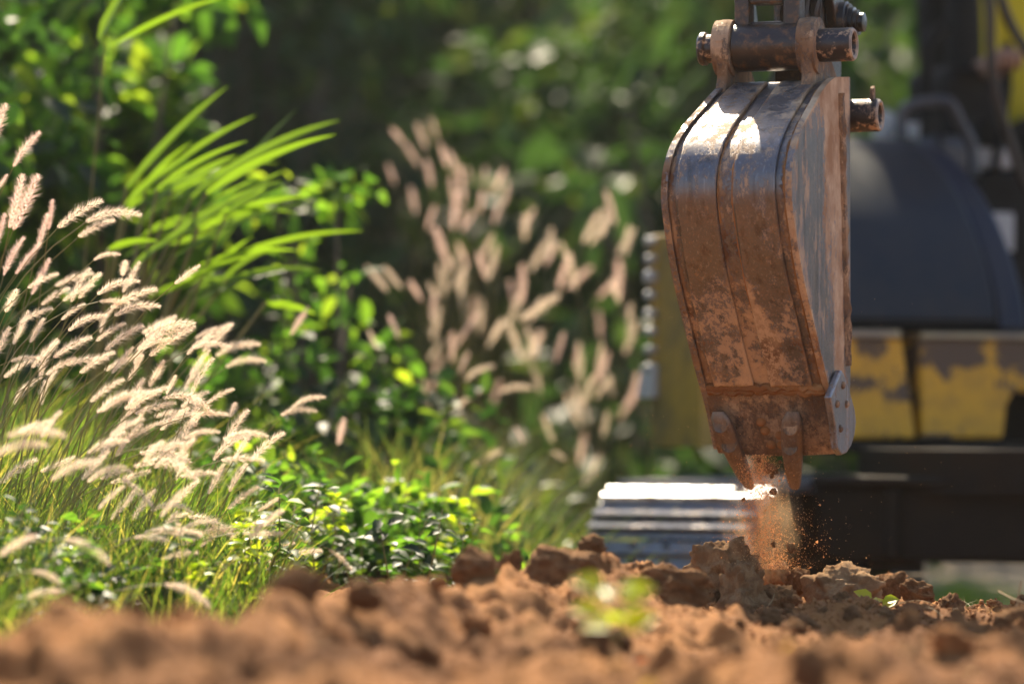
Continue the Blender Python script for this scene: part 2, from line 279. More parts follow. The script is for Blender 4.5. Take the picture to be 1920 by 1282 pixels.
class MB:
    def __init__(s, f=ident): s.v = []; s.f = []; s.fn = f; s.at = []
    def add(s, vs, fs, at=None):
        n = len(s.v); s.v += [tuple(s.fn(*v)) for v in vs]; s.f += [tuple(i + n for i in f) for f in fs]
        s.at += list(at) if at is not None else [0.5] * len(vs); return s
    def box(s, a0, a1, b0, b1, c0, c1):
        vs = [(a, b, c) for a in (a0, a1) for b in (b0, b1) for c in (c0, c1)]
        return s.add(vs, [(0, 1, 3, 2), (4, 6, 7, 5), (0, 4, 5, 1), (2, 3, 7, 6), (0, 2, 6, 4), (1, 5, 7, 3)])
    def tube(s, pts, rad, n=8, cap=True, jitter=0.0, seed=0):
        pts = [Vector(p) for p in pts]; k = len(pts)
        rad = rad if hasattr(rad, '__len__') else [rad] * k
        rnd = random.Random(seed); vs = []; fs = []; up = Vector((0.13, 0.21, 0.97))
        for i, p in enumerate(pts):
            t = (pts[min(i + 1, k - 1)] - pts[max(i - 1, 0)])
            t = t.normalized() if t.length > 1e-9 else Vector((0, 0, 1))
            x = t.cross(up)
            if x.length < 1e-3: x = t.cross(Vector((1, 0, 0)))
            x.normalize(); y = x.cross(t)
            for j in range(n):
                a = 2 * math.pi * j / n; r = rad[i] * (1 + jitter * (rnd.random() * 2 - 1))
                vs.append(tuple(p + x * (r * math.cos(a)) + y * (r * math.sin(a))))
        for i in range(k - 1):
            for j in range(n): fs.append((i * n + j, i * n + (j + 1) % n, (i + 1) * n + (j + 1) % n, (i + 1) * n + j))
        if cap: fs += [tuple(range(n - 1, -1, -1)), tuple(range((k - 1) * n, k * n))]
        return s.add(vs, fs)
    def prism(s, poly, c0, c1, axis=0):
        """poly in the two other axes, extruded from c0 to c1 along axis"""
        n = len(poly)
        def mk(c, a, b): return (c, a, b) if axis == 0 else ((a, c, b) if axis == 1 else (a, b, c))
        vs = [mk(c0, *q) for q in poly] + [mk(c1, *q) for q in poly]
        fs = [tuple(range(n)), tuple(range(2 * n - 1, n - 1, -1))] + [(i, (i + 1) % n, n + (i + 1) % n, n + i) for i in range(n)]
        return s.add(vs, fs)
    def lathe(s, prof, axis=0, c=(0, 0, 0), n=28):
        """prof: list of (along, radius)"""
        vs = []; fs = []
        for a, r in prof:
            for j in range(n):
                t = 2 * math.pi * j / n; q = [0, 0, 0]; q[axis] = a; q[(axis + 1) % 3] = r * math.cos(t); q[(axis + 2) % 3] = r * math.sin(t)
                vs.append(tuple(q[i] + c[i] for i in range(3)))
        for i in range(len(prof) - 1):
            for j in range(n): fs.append((i * n + j, i * n + (j + 1) % n, (i + 1) * n + (j + 1) % n, (i + 1) * n + j))
        fs += [tuple(range(n)), tuple(range((len(prof) - 1) * n, len(prof) * n))]
        return s.add(vs, fs)
    def mesh(s, name, m, smooth=False, attr=False):
        me = bpy.data.meshes.new(name); me.from_pydata(s.v, [], s.f); me.update()
        bm = bmesh.new(); bm.from_mesh(me); bmesh.ops.recalc_face_normals(bm, faces=bm.faces); bm.to_mesh(me); bm.free()
        if attr:
            a = me.attributes.new('mud', 'FLOAT', 'POINT'); a.data.foreach_set('value', np.asarray(s.at, np.float32))
        me.materials.append(m)
        if smooth: me.polygons.foreach_set('use_smooth', np.ones(len(me.polygons), bool))
        return me
    def build(s, name, m, parent=None, smooth=False, bevel=0.0, attr=False, seg=2, sharp=40):
        o = link(bpy.data.objects.new(name, s.mesh(name, m, smooth, attr))); set_parent(o, parent)
        if smooth and not attr:
            me = o.data
            me.set_sharp_from_angle(angle=math.radians(sharp))
        if bevel:
            b = o.modifiers.new('bevel', 'BEVEL'); b.width = bevel; b.segments = seg; b.limit_method = 'ANGLE'; b.angle_limit = math.radians(40)
        return o

# ------------------------------------------------------------------ ground
_ridge = [(-300, 1240, 4.5), (0, 1232, 4.6), (200, 1205, 4.7), (430, 1160, 4.9), (490, 1120, 5.05), (550, 1078, 5.2), (620, 1098, 5.35), (690, 1102, 5.5), (750, 1095, 5.6),
          (810, 1066, 5.8), (870, 1050, 5.95), (960, 1062, 6.15), (1050, 1058, 6.3), (1190, 1085, 6.5), (1330, 1116, 7.22), (1500, 1112, 7.32), (1620, 1114, 7.32), (1700, 1122, 7.28), (1760, 1150, 7.0), (1920, 1178, 6.8), (2300, 1190, 6.8)]
_rp = [P(*q) for q in _ridge]
RX = np.array([p.x for p in _rp]); RY = np.array([p.y for p in _rp]); RZ = np.array([p.z for p in _rp])
_o = np.argsort(RX); RX, RY, RZ = RX[_o], RY[_o], RZ[_o]
def ground_z(x, y, detail=True):
    x = np.asarray(x, float); y = np.asarray(y, float)
    plate = np.interp(y, [-40, 2.0, 3.4, 4.3, 5.2, 6.2, 7.4, 8.6, 60], [0.20, 0.28, 0.335, 0.35, 0.335, 0.32, 0.31, 0.30, 0.30])
    left = 1 - sstep(-0.30, 0.20, x)
    sh = 0.55 * sstep(0.45, 0.75, x); drop = sstep(7.6, 8.3, y + sh * sstep(0.75, 0.95, x)) * (1 - left)
    plate = plate - 0.035 * sstep(0.5, 0.9, x) * sstep(5.6, 6.6, y)
    base = plate * (1 - drop)
    yr = np.interp(x, RX, RY); zr = np.interp(x, RX, RZ)
    dy = y - yr; s = np.where(dy < 0, 0.32, 0.26)
    side = sstep(-2.2, -1.2, x) * (1 - sstep(1.6, 2.4, x))
    base = base + np.maximum(zr - base, -0.06) * np.exp(-(dy / s) ** 2) * side
    hill = np.maximum(0, y - 14.6 - 5.0 * sstep(-1.2, 0.0, x) + 0.8 * fbm(x * 0.4, y * 0.4, 0, 5, 2)); base = base + np.minimum(hill * 1.5, 3.6 + 0.03 * hill) * sstep(-40, -20, -np.abs(x) + 0.0)
    if detail:
        near = (1 - sstep(8.0, 9.5, y)) * sstep(1.5, 2.6, y) * sstep(-2.0, -1.5, x) * (1 - sstep(1.6, 2.4, x))
        lump = 0.085 * fbm(x * 5.0, y * 4.2, 0, 21, 4, 0.55) + 0.034 * np.maximum(0, fbm(x * 15, y * 13, 0, 33, 3)) + 0.020 * fbm(x * 38, y * 34, 0, 41, 4, 0.62)
        base = base + lump * near + (1 - near) * 0.05 * fbm(x * 1.5, y * 1.5, 0, 8, 3)
    return base
def gz(x, y): return float(ground_z(np.array([x]), np.array([y]))[0])
def axis_lines(lo, hi, step, far0, far1, n0, n1):
    core = np.arange(lo, hi + step / 2, step)
    a = lo - np.geomspace(step * 2, lo - far0, n0)[::-1]; b = hi + np.geomspace(step * 2, far1 - hi, n1)
    return np.concatenate([a, core, b])
gx = axis_lines(-1.0, 1.35, 0.0085, -150, 150, 40, 40); gy = axis_lines(3.3, 7.9, 0.0095, -120, 260, 40, 150)
GX, GY = np.meshgrid(gx, gy); GZ = ground_z(GX.ravel(), GY.ravel())
nx, ny = len(gx), len(gy)
ii = (np.arange(ny - 1)[:, None] * nx + np.arange(nx - 1)[None, :]).ravel()
g_me = np_mesh('ground', np.stack([GX.ravel(), GY.ravel(), GZ], 1), np.stack([ii, ii + 1, ii + nx + 1, ii + nx], 1), M_SOIL, True)
tag(link(bpy.data.objects.new('ground', g_me)), kind='structure')

# ------------------------------------------------------------------ excavator: bucket
TH = math.radians(19.3); CT, ST = math.cos(TH), math.sin(TH); BD = 7.15
BO = P(1580, 761, BD)
def zb(v, p): return CAMZ + (HORIZON - v) / FPX * (BD - CT * p)
def B(w, p, z): return Vector((BO.x + w * CT - p * ST, BD - w * ST - p * CT, z))
EXC = empty('excavator', (1.45, 10.35, 0.0))
tag(EXC, 'worn yellow tracked mini excavator with narrow muddy bucket hanging over the dug soil', 'excavator')
prof_v = [150, 156, 175, 200, 240, 280, 320, 360, 420, 500, 600, 700, 738]
prof_p = [0.00, 0.125, 0.185, 0.24, 0.32, 0.372, 0.397, 0.40, 0.378, 0.333, 0.25, 0.162, 0.125]
prof_W = [0.182, 0.184, 0.188, 0.194, 0.205, 0.212, 0.215, 0.217, 0.218, 0.219, 0.221, 0.222, 0.222]
def smooth_rows(vs, arrs, n):
    vs = np.array(vs, float); s = np.concatenate([[0], np.cumsum(np.hypot(np.diff(vs) / 1000, np.diff(arrs[0])))])
    t = np.linspace(0, s[-1], n); out = []
    for a in [vs] + [np.array(x, float) for x in arrs]:
        m = np.gradient(a, s); k = np.clip(np.searchsorted(s, t) - 1, 0, len(s) - 2); h = s[k + 1] - s[k]; q = (t - s[k]) / h
        out.append((2 * q**3 - 3 * q**2 + 1) * a[k] + (q**3 - 2 * q**2 + q) * h * m[k] + (-2 * q**3 + 3 * q**2) * a[k + 1] + (q**3 - q**2) * h * m[k + 1])
    return out
NR = 120
rv, rp, rW = smooth_rows(prof_v, [prof_p, prof_W], NR)
rz = np.array([zb(v, p) for v, p in zip(rv, rp)])
tp, tz = np.gradient(rp), np.gradient(rz); tl = np.hypot(tp, tz); npp, npz = -tz / tl, tp / tl   # outward normal in (p, z)
def sheet(fr, to, off, thick, ncol, mudfn, rows=slice(None), crown=0.0):
    """curved plate following the bucket back between width fractions fr..to"""
    mb = MB(B); R = range(NR)[rows]; nr = len(R)
    vs = []; at = []
    for layer in (0, 1):
        for i in R:
            for c in range(ncol + 1):
                f = fr + (to - fr) * c / ncol; w = -rW[i] * (1 - f)
                o = off + crown * math.sin(math.pi * c / ncol) - layer * thick
                vs.append((w, rp[i] + npp[i] * o, rz[i] + npz[i] * o)); at.append(mudfn(f, rv[i]))
    nc = ncol + 1; fs = []
    for i in range(nr - 1):
        for c in range(ncol):
            a = i * nc + c; fs.append((a, a + 1, a + nc + 1, a + nc)); b = a + nr * nc; fs.append((b, b + nc, b + nc + 1, b + 1))
    for i in range(nr - 1):
        for c in (0, ncol):
            a = i * nc + c; fs.append((a, a + nc, a + nc + nr * nc, a + nr * nc))
    for c in range(ncol):
        for i in (0, nr - 1):
            a = i * nc + c; fs.append((a, a + 1, a + 1 + nr * nc, a + nr * nc))
    return mb.add(vs, fs, at)
def g1(x, c, s): return math.exp(-((x - c) / s) ** 2)
def mud_shell(f, v):
    m = 0.44 + 0.12 * g1(f, 0.425, 0.03) + 0.08 * g1(f, 0.55, 0.03) + 0.22 * g1(v, 725, 25) - 0.2 * g1(v, 200, 60)
    return m + (0.12 if f < 0.05 or f > 0.95 else 0)
def mud_strip(f, v):
    m = 0.27 + 0.15 * float(sstep(380, 640, v)) - 0.03 * g1(v, 300, 70) + 0.20 * float(sstep(690, 735, v))
    m += 0.20 * g1(v, 650, 70) * g1(f, 0.62, 0.10) + 0.12 * g1(v, 560, 70) * g1(f, 0.55, 0.10)
    e = min(abs(f - 0.075), abs(f - 0.415), abs(f - 0.56), abs(f - 0.915)); m += 0.15 * math.exp(-e / 0.022)
    return m + 0.20 * float(sstep(262, 180, v))
SH = sheet(0.0, 1.0, 0.0, 0.012, 40, mud_shell).build('bucket', M_BUCKET, EXC, True, attr=True)
tag(SH, 'worn blue-grey steel bucket smeared with orange mud')
rows_strip = slice(16, NR - 3)
for fr, to in ((0.075, 0.415), (0.56, 0.915)):
    sheet(fr, to, 0.0075, 0.0074, 22, mud_strip, rows_strip).build('wear_strip', M_BUCKET, SH, True, attr=True)
# side plates
def side_plate(w0, w1, mudfn):
    mb = MB(B); vs = []; at = []; nc = 18
    rows = list(range(0, NR, 2)) + [NR - 1]
    P_ = [(rp[i] + npp[i] * 0.006, rz[i] + npz[i] * 0.006, rv[i]) for i in rows]
    P_ += [(0.100, zb(775, 0.1), 775), (0.075, zb(815, 0.08), 815), (0.055, zb(843, 0.05), 843)]
    for w in (w0, w1):
        for p, z, v in P_:
            p0 = min(-0.012 + 0.02 * max(0, (v - 700) / 140), p - 0.01)
            for c in range(nc + 1):
                q = p0 + (p - p0) * c / nc; vs.append((w, q, z)); at.append(mudfn(q, p - q, v))
    n = nc + 1; nr = len(P_); fs = []
    for l in (0, 1):
        for i in range(nr - 1):
            for c in range(nc):
                a = l * nr * n + i * n + c; fs.append((a, a + 1, a + n + 1, a + n))
    for i in range(nr - 1):
        for c in (0, nc): a = i * n + c; fs.append((a, a + n, a + n + nr * n, a + nr * n))
    for c in range(nc):
        for i in (0, nr - 1): a = i * n + c; fs.append((a, a + 1, a + 1 + nr * n, a + nr * n))
    return mb.add(vs, fs, at)
def mud_side(q, e, v):
    m = 0.37 + 0.16 * g1(q, 0.062, 0.034) + 0.10 * g1(q, 0.10, 0.06) + 0.18 * g1(q, 0.15, 0.05) * float(sstep(640, 300, v)) + 0.16 * float(sstep(0.02, 0.0, e)) + 0.14 * float(sstep(260, 160, v))
    return m + 0.16 * float(sstep(660, 740, v)) * g1(q, 0.05, 0.06)
M_SIDE = steel_mat('side_plate_steel', base=(0.13, 0.14, 0.16), mud=(0.28, 0.15, 0.07), mud2=(0.50, 0.36, 0.23), dust=0.10)
side_plate(0.0, 0.012, mud_side).build('side_plate', M_SIDE, SH, False, attr=True)
for i in (0,):
    mb = side_plate(0.0, 0.012, lambda q, e, v: 0.50)
    mb2 = MB(); k = [Vector(c) for c in mb.v]; half = len(k) // 2
    # mirror plate: shift each row to the left by the local width
    vs = []
    rows = list(range(0, NR, 2)) + [NR - 1]; Ws = [rW[i] for i in rows] + [0.222] * 3
    for idx, c in enumerate(k):
        r = (idx % half) // 19; vs.append(tuple(c - Vector((CT, -ST, 0)) * (Ws[r] + 0.012)))
    mb2.add(vs, mb.f, mb.at); mb2.build('side_plate', M_BUCKET, SH, False, attr=True)
# raised rib along the mouth on the right side plate
rib = MB(B)
rib.tube([(0.014, 0.085 - 0.0001 * v, zb(v, 0.06)) for v in range(175, 700, 15)], [0.007 + 0.003 * random.random() for v in range(175, 700, 15)], 7, jitter=0.25, seed=3)
rib.build('rib', M_EAR, SH, True)
# crusts of mud along the seams and in the groove
def crust(f, off, v0, v1, r, seed, m=M_CRUMB, spread=0.2):
    rnd = random.Random(seed); pts = []; rad = []
    for i in range(NR):
        if v0 <= rv[i] <= v1:
            pts.append((-rW[i] * (1 - f) + rnd.uniform(-1, 1) * r * spread, rp[i] + npp[i] * off, rz[i] + npz[i] * off)); rad.append(r * max(0.08, 0.55 + 1.1 * float(fbm(i * 0.35, seed * 3.3, 0, seed, 3, 0.7))))
    mb = MB(B); mb.tube(pts, rad, 8, jitter=0.2, seed=seed); return mb.build('mud_crust', m, SH, True)
crust(-0.035, -0.004, 260, 735, 0.0055, 1); crust(0.99, 0.001, 165, 735, 0.0040, 2, M_CLOD); crust(0.425, 0.001, 205, 420, 0.0026, 4, M_CLOD); crust(0.55, 0.001, 230, 600, 0.0026, 5)
for k, v in enumerate((726, 733)):
    wl_ = MB(B); z_ = zb(v, 0.13); wl_.tube([(-0.222 + 0.222 * t / 30, np.interp(v, prof_v, prof_p) + 0.005, z_ + 0.002 * math.sin(t * 1.7)) for t in range(31)], [0.006 + 0.003 * random.random() for _ in range(31)], 7, jitter=0.25, seed=k)
    wl_.build('weld_seam', M_CLOD, SH, True)
# cutting lip
lip = MB(B)
LIPV = [738, 760, 800, 830, 850]; LIPP = [0.128, 0.112, 0.088, 0.068, 0.052]
vs = []; fs = []
for l, th in ((0, 0.004), (1, -0.016)):
    for v, p in zip(LIPV, LIPP):
        tk = th if v < 840 else th * 0.35
        for c in range(13):
            bow = 5 * math.sin(math.pi * c / 12) if v > 845 else 0
            vs.append((-0.226 + 0.23 * c / 12, p + tk, zb(v + bow, p)))
for l in (0, 1):
    for i in range(4):
        for c in range(12): a = l * 65 + i * 13 + c; fs.append((a, a + 1, a + 14, a + 13))
for i in range(4):
    for c in (0, 12): a = i * 13 + c; fs.append((a, a + 13, a + 78, a + 65))
for c in range(12):
    for i in (0, 4): a = i * 13 + c; fs.append((a, a + 1, a + 66, a + 65))
lip.add(vs, fs).build('cutting_lip', M_LIP, SH)
# teeth with round bolt heads
def tooth(wb, wt, bolts, name='tooth'):
    rows = [(772, 0.112, 0.012, 0.010), (784, 0.108, 0.019, 0.020), (800, 0.100, 0.0215, 0.026), (835, 0.078, 0.0205, 0.030), (870, 0.050, 0.0175, 0.028), (900, 0.024, 0.0135, 0.018), (914, 0.010, 0.0095, 0.010), (918, 0.006, 0.004, 0.004)]
    mb = MB(B); vs = []; fs = []; n = 10
    for v, p, hw, th in rows:
        t = (v - 790) / 128; w = wb + (wt - wb) * t; z = zb(v, p)
        for j in range(n):
            a = 2 * math.pi * j / n; cx, sy = math.cos(a), math.sin(a)
            ex = math.copysign(abs(cx) ** 0.55, cx) * hw; ey = math.copysign(abs(sy) ** 0.6, sy) * th * 0.5
            vs.append((w + ex, p + 0.016 + ey, z))
    for i in range(len(rows) - 1):
        for j in range(n): fs.append((i * n + j, i * n + (j + 1) % n, (i + 1) * n + (j + 1) % n, (i + 1) * n + j))
    fs += [tuple(range(n)), tuple(range((len(rows) - 1) * n, len(rows) * n))]
    o = mb.add(vs, fs).build(name, M_TOOTH, SH, True, sharp=55)
    for v, dw in bolts:
        p = np.interp(v, [r[0] for r in rows], [r[1] for r in rows]) + 0.016; th = np.interp(v, [r[0] for r in rows], [r[3] for r in rows]) / 2
        t = (v - 790) / 128; w = wb + (wt - wb) * t + dw
        b = MB(B); b.lathe([(0.0, 0.0145), (0.004, 0.0145), (0.0055, 0.0125), (0.0045, 0.0105), (0.0045, 0.002)], 1, (w, p + th - 0.003, zb(v, p)), 20)
        b.build('bolt_head', M_LIP, SH, True)
tooth(-0.199, -0.172, [(799, -0.002), (836, 0.001)]); tooth(-0.064, -0.086, [(803, 0.0), (840, 0.0)])
for v, w in ((806, -0.125), (832, -0.118), (833, -0.098), (815, -0.098), (790, -0.13)):
    b = MB(B); p = np.interp(v, LIPV, LIPP) + 0.004; b.lathe([(0, 0.010), (0.004, 0.008), (0.006, 0.004)], 1, (w, p, zb(v, p)), 9); b.build('mud_lump', M_CRUMB, SH, True)
# side cutter
def cut_pt(u, v): p = (1598 - u) / 333.0; return (p, zb(v, p))
co = [(1561, 693), (1567, 700), (1574, 716), (1584, 740), (1594, 768), (1597, 790), (1593, 816), (1585, 836), (1574, 849), (1561, 853), (1551, 842), (1546, 800), (1534, 744), (1546, 720)]
sc_o = MB(B).prism([cut_pt(*q) for q in co], 0.0135, 0.027).build('side_cutter', M_CUTTER, SH, bevel=0.004, seg=3)
for u, v in ((1562, 722), (1548, 757), (1556, 803), (1571, 757)):
    p, z = cut_pt(u, v); MB(B).lathe([(0.026, 0.0075), (0.031, 0.0065), (0.033, 0.003)], 0, (0, p, z), 12).build('bolt', M_EAR, SH, True)
# ears
P1 = (0.115, zb(84, 0.115)); P2 = (-0.060, zb(217, -0.06))
def circ(c, r, a0, a1, n=12): return [(c[0] + r * math.cos(math.radians(a0 + (a1 - a0) * i / n)), c[1] + r * math.sin(math.radians(a0 + (a1 - a0) * i / n))) for i in range(n + 1)]
ear_poly = circ(P1, 0.053, 10, 150) + circ(P2, 0.050, 150, 215, 6) + [(-0.075, zb(276, -0.07)), (-0.03, zb(282, -0.03)), (0.03, zb(225, 0.03)), (0.12, zb(190, 0.12)), (0.165, zb(172, 0.16)), (0.150, zb(140, 0.15)), (0.158, zb(110, 0.16))]
for w0 in (-0.200, -0.039):
    MB(B).prism(ear_poly, w0, w0 + 0.021).build('bucket_ear', M_EAR, SH, bevel=0.004)
    MB(B).lathe([(w0 - 0.006, 0.040), (w0 - 0.007, 0.052), (w0 + 0.026, 0.052), (w0 + 0.027, 0.040)], 0, (0, P1[0], P1[1])).build('ear_boss', M_EAR, SH, True, sharp=30)
# top plate patches of mud, link, pins
MB(B).lathe([(-0.170, 0.030), (-0.170, 0.045), (-0.043, 0.045), (-0.043, 0.030)], 0, (0, P1[0], P1[1])).build('link_hub', M_LINK, EXC, True, sharp=30)
lk = MB(B)
zt = 1.78
lk.box(-0.171, -0.143, 0.092, 0.134, P1[1] + 0.02, zt).box(-0.078, -0.046, 0.092, 0.134, P1[1] + 0.02, zt)
lk.box(-0.1431, -0.0779, 0.096, 0.130, P1[1] + 0.03, P1[1] + 0.046).box(-0.1431, -0.0779, 0.094, 0.132, P1[1] + 0.078, P1[1] + 0.15).box(-0.1431, -0.0779, 0.094, 0.132, zt - 0.1, zt)
lk.build('bucket_link', M_LINK, EXC, bevel=0.005)
pin = MB(B); pin.lathe([(-0.242, 0.012), (-0.242, 0.027), (-0.238, 0.031), (-0.230, 0.031), (-0.226, 0.0265), (-0.039, 0.0265), (-0.02, 0.0265)], 0, (0, P1[0], P1[1]))
pin.build('link_pin', M_PIN, EXC, True, sharp=35)
def hollow(w0, w1, c, r, ri, mat_, name):
    o = MB(B).lathe([(w0, r), (w1 - 0.003, r), (w1, r - 0.003)], 0, (0, c[0], c[1]), 32).build(name, mat_, EXC, True, sharp=35)
    MB(B).lathe([(w1 - 0.001, ri + 0.0005), (w1 + 0.0012, ri), (w1 + 0.0012, r - 0.003), (w1 - 0.001, r - 0.0025)], 0, (0, c[0], c[1]), 32).build('pin_rim', M_PINEND, o, True, sharp=35)
    # recess: dark inner wall
    MB(B).lathe([(w1 + 0.0006, 0.0005), (w1 + 0.0006, ri + 0.0003)], 0, (0, c[0], c[1]), 32).build('pin_bore', M_GREASE, o)
def tubepin(w0, w1, c, r, ri, name):
    mb = MB(B); n = 32; prof = [(w0, r), (w1 - 0.004, r), (w1, r - 0.003), (w1, ri + 0.002), (w1 - 0.003, ri), (w1 - 0.045, ri), (w1 - 0.045, 0.001)]
    vs = []; fs = []
    for a, rr in prof:
        for j in range(n): t = 2 * math.pi * j / n; vs.append((a, c[0] + rr * math.cos(t), c[1] + rr * math.sin(t)))
    for i in range(len(prof) - 1):
        for j in range(n): fs.append((i * n + j, i * n + (j + 1) % n, (i + 1) * n + (j + 1) % n, (i + 1) * n + j))
    o = mb.add(vs, fs).build(name, M_PIN, EXC, True, sharp=35)
    r2 = MB(B); prof = [(w1 - 0.002, r - 0.0005), (w1 + 0.0015, r - 0.003), (w1 + 0.0015, ri + 0.003), (w1 - 0.002, ri + 0.0005)]; vs = []; fs = []
    for a, rr in prof:
        for j in range(n): t = 2 * math.pi * j / n; vs.append((a, c[0] + rr * math.cos(t), c[1] + rr * math.sin(t)))
    for i in range(3):
        for j in range(n): fs.append((i * n + j, i * n + (j + 1) % n, (i + 1) * n + (j + 1) % n, (i + 1) * n + j))
    r2.add(vs, fs).build('pin_rim', M_PINEND, o, True, sharp=35)
    return o
tubepin(-0.018, 0.052, P1, 0.031, 0.021, 'link_pin'); pp = tubepin(-0.020, 0.058, P2, 0.031, 0.021, 'arm_pin')
tb = MB(B); tb.prism([(P2[0] + 0.012, P2[1] + 0.028), (P2[0] + 0.010, P2[1] + 0.05), (P2[0] - 0.002, P2[1] + 0.056), (P2[0] - 0.008, P2[1] + 0.03)], 0.040, 0.048).build('pin_tab', M_EAR, pp, bevel=0.002)
# arm, rocker link, cylinder, boom (most of it above the picture)
AZ = 2.75
arm = MB(B); arm.prism([(0.0, P2[1] - 0.05), (-0.06, P2[1] - 0.062), (-0.115, P2[1] - 0.045), (-0.15, 1.5), (-0.20, 1.9), (-0.20, AZ), (-0.02, AZ + 0.05), (0.0, 1.9), (0.012, 1.45)], -0.130, -0.034)
arm.build('arm', M_GREASE, EXC, bevel=0.006)
for w in (-0.118, -0.09, -0.062, -0.045):
    rn = MB(B); rn.tube([(w + 0.004 * math.sin(i * 2.1 + w * 90), 0.018 - 0.004 * (i < 4), 1.375 + 0.03 * i) for i in range(18)], [0.0045 + 0.003 * random.random() for _ in range(18)], 6, jitter=0.3, seed=int(-w * 1000)); rn.build('grease_streak', M_LINK, EXC, True)
fit = MB(B); fc = (-0.05, zb(42, -0.05))
fit.lathe([(-0.036, 0.040), (-0.002, 0.040), (0.0, 0.036), (0.004, 0.036), (0.004, 0.029), (0.012, 0.029), (0.013, 0.024), (0.020, 0.024), (0.020, 0.018), (0.030, 0.018), (0.032, 0.013)], 0, (0, fc[0], fc[1]), 24)
fit.build('rocker_pin', M_GREASE, EXC, True, sharp=30)
rk = MB(B); rk.prism(circ((-0.05, 1.42), 0.04, 150, 330) + circ((0.113, 1.74), 0.04, -40, 150), -0.032, -0.014); rk.prism(circ((-0.05, 1.42), 0.04, 150, 330) + circ((0.113, 1.74), 0.04, -40, 150), -0.205, -0.187)
rk.build('rocker_link', M_GREASE, EXC, bevel=0.003)
cy = MB(B); cy.tube([(-0.11, 0.113, 1.72), (-0.09, 0.12, 2.05)], 0.022, 16); cy.build('cylinder_rod', M_PINEND, EXC, True, sharp=35)
cy = MB(B); cy.tube([(-0.09, 0.12, 2.05), (-0.08, 0.10, 2.75)], 0.045, 16); cy.build('bucket_cylinder', M_BLACK, EXC, True, sharp=35)

# ------------------------------------------------------------------ excavator: upper body
PH = math.radians(23); C0 = Vector((1.20, 9.5, 0)); FD = Vector((math.sin(PH), -math.cos(PH), 0)); RD = Vector((math.cos(PH), math.sin(PH), 0))
def Mx(r, f, z): q = C0 + RD * r + FD * f; return Vector((q.x, q.y, z))
def shell_cover(r0, r1, zb0, height, depth, off, m, name, expo=2.0, lipw=0.02):
    prof = []
    for i in range(25):
        a = math.pi / 2 * i / 24; prof.append((-depth + depth * math.cos(a) ** (2 / expo) - off, zb0 + height * math.sin(a) ** (2 / expo)))
    prof += [(-depth - 0.35 - off, zb0 + height - 0.01)]
    poly = prof + [(-depth - 0.35 - off, zb0)]
    o = MB(Mx).prism(poly, r0, r1); o = o.build(name, m, EXC, True, bevel=0.012, seg=3, sharp=28)
    return o
cov = shell_cover(-0.445, 0.0, 0.905, 0.487, 0.50, 0.0, M_COVER, 'bonnet_cover', 1.6)
shell_cover(0.012, 0.095, 0.885, 0.50, 0.52, 0.012, M_COVER2, 'bonnet_side', 1.6)
MB(Mx).box(-0.43, 0.0, -0.30, 0.012, 0.894, 0.9048).build('bonnet_seal', M_BLACK, EXC, bevel=0.003)
# yellow swing frame panels
def ypanel(poly, f0, f1, m, name, bevel=0.008):
    mb = MB(lambda f, r, z: Mx(r, f, z)); mb.prism(poly, f0, f1); return mb.build(name, m, EXC, bevel=bevel)
pa = ypanel([(-0.47, 0.62), (-0.225, 0.62), (-0.262, 0.865), (-0.47, 0.865)], -0.10, -0.005, M_YELLOW, 'frame_panel')
MB(Mx).box(-0.475, -0.272, -0.12, 0.010, 0.8655, 0.885).build('panel_ledge', M_LEDGE, pa, bevel=0.006)
pb = ypanel([(-0.208, 0.62), (0.018, 0.62), (0.028, 0.70), (0.05, 0.735), (0.16, 0.735), (0.18, 0.70), (0.18, 0.62), (0.50, 0.62), (0.50, 0.865), (-0.218, 0.865)], -0.10, 0.0, M_YELLOW, 'frame_panel')
MB(Mx).box(-0.218, 0.5, -0.12, 0.012, 0.8655, 0.880).build('panel_ledge', M_LEDGE, pb, bevel=0.005)
ypanel([(-0.20, 0.60), (1.30, 0.60), (1.30, 0.86), (-0.20, 0.86)], -1.45, -0.11, M_FRAME, 'swing_frame'); ypanel([(-0.70, 0.60), (-0.21, 0.60), (-0.21, 0.86), (-0.70, 0.86)], -0.40, -0.11, M_FRAME, 'frame_arm')
ypanel([(-0.70, 0.585), (0.6, 0.585), (0.6, 0.612), (-0.70, 0.612)], -0.11, 0.012, M_FRAME, 'frame_sill')
# left edge guard; bolts and bracket painted pale to look sunlit
eg = ypanel([(-0.805, 0.60), (-0.765, 0.60), (-0.765, 1.12), (-0.805, 1.12)], -0.30, -0.02, M_YELLOW2, 'edge_guard', 0.005)
ypanel([(-0.755, 0.745), (-0.69, 0.745), (-0.67, 0.99), (-0.715, 1.05), (-0.755, 1.05)], -0.38, -0.12, M_YELLOW2, 'side_panel', 0.01)
ypanel([(-0.76, 0.62), (-0.5, 0.62), (-0.5, 0.74), (-0.76, 0.74)], -0.28, -0.04, M_FRAME, 'side_box', 0.01)
for k in range(9):
    z = 1.105 - 0.0445 * k; r = 0.018 if k == 2 else 0.0115
    MB(lambda f, rr, z_: Mx(rr, f, z_)).lathe([(-0.10, r), (-0.085, r), (-0.082, r * 0.9), (-0.078, r * 0.5)], 0, (-0.18, -0.8145, z), 14).build('bolt', M_PALE, eg, True)
    MB(Mx).lathe([(-0.828, r * 0.4), (-0.826, r * 0.8), (-0.820, r), (-0.806, r)], 0, (0, -0.285, z), 14).build('bolt', M_PALE, eg, True)
ypanel([(-0.832, 0.72), (-0.806, 0.72), (-0.806, 0.80), (-0.818, 0.80)], -0.33, -0.25, M_PALE, 'bracket', 0.004)
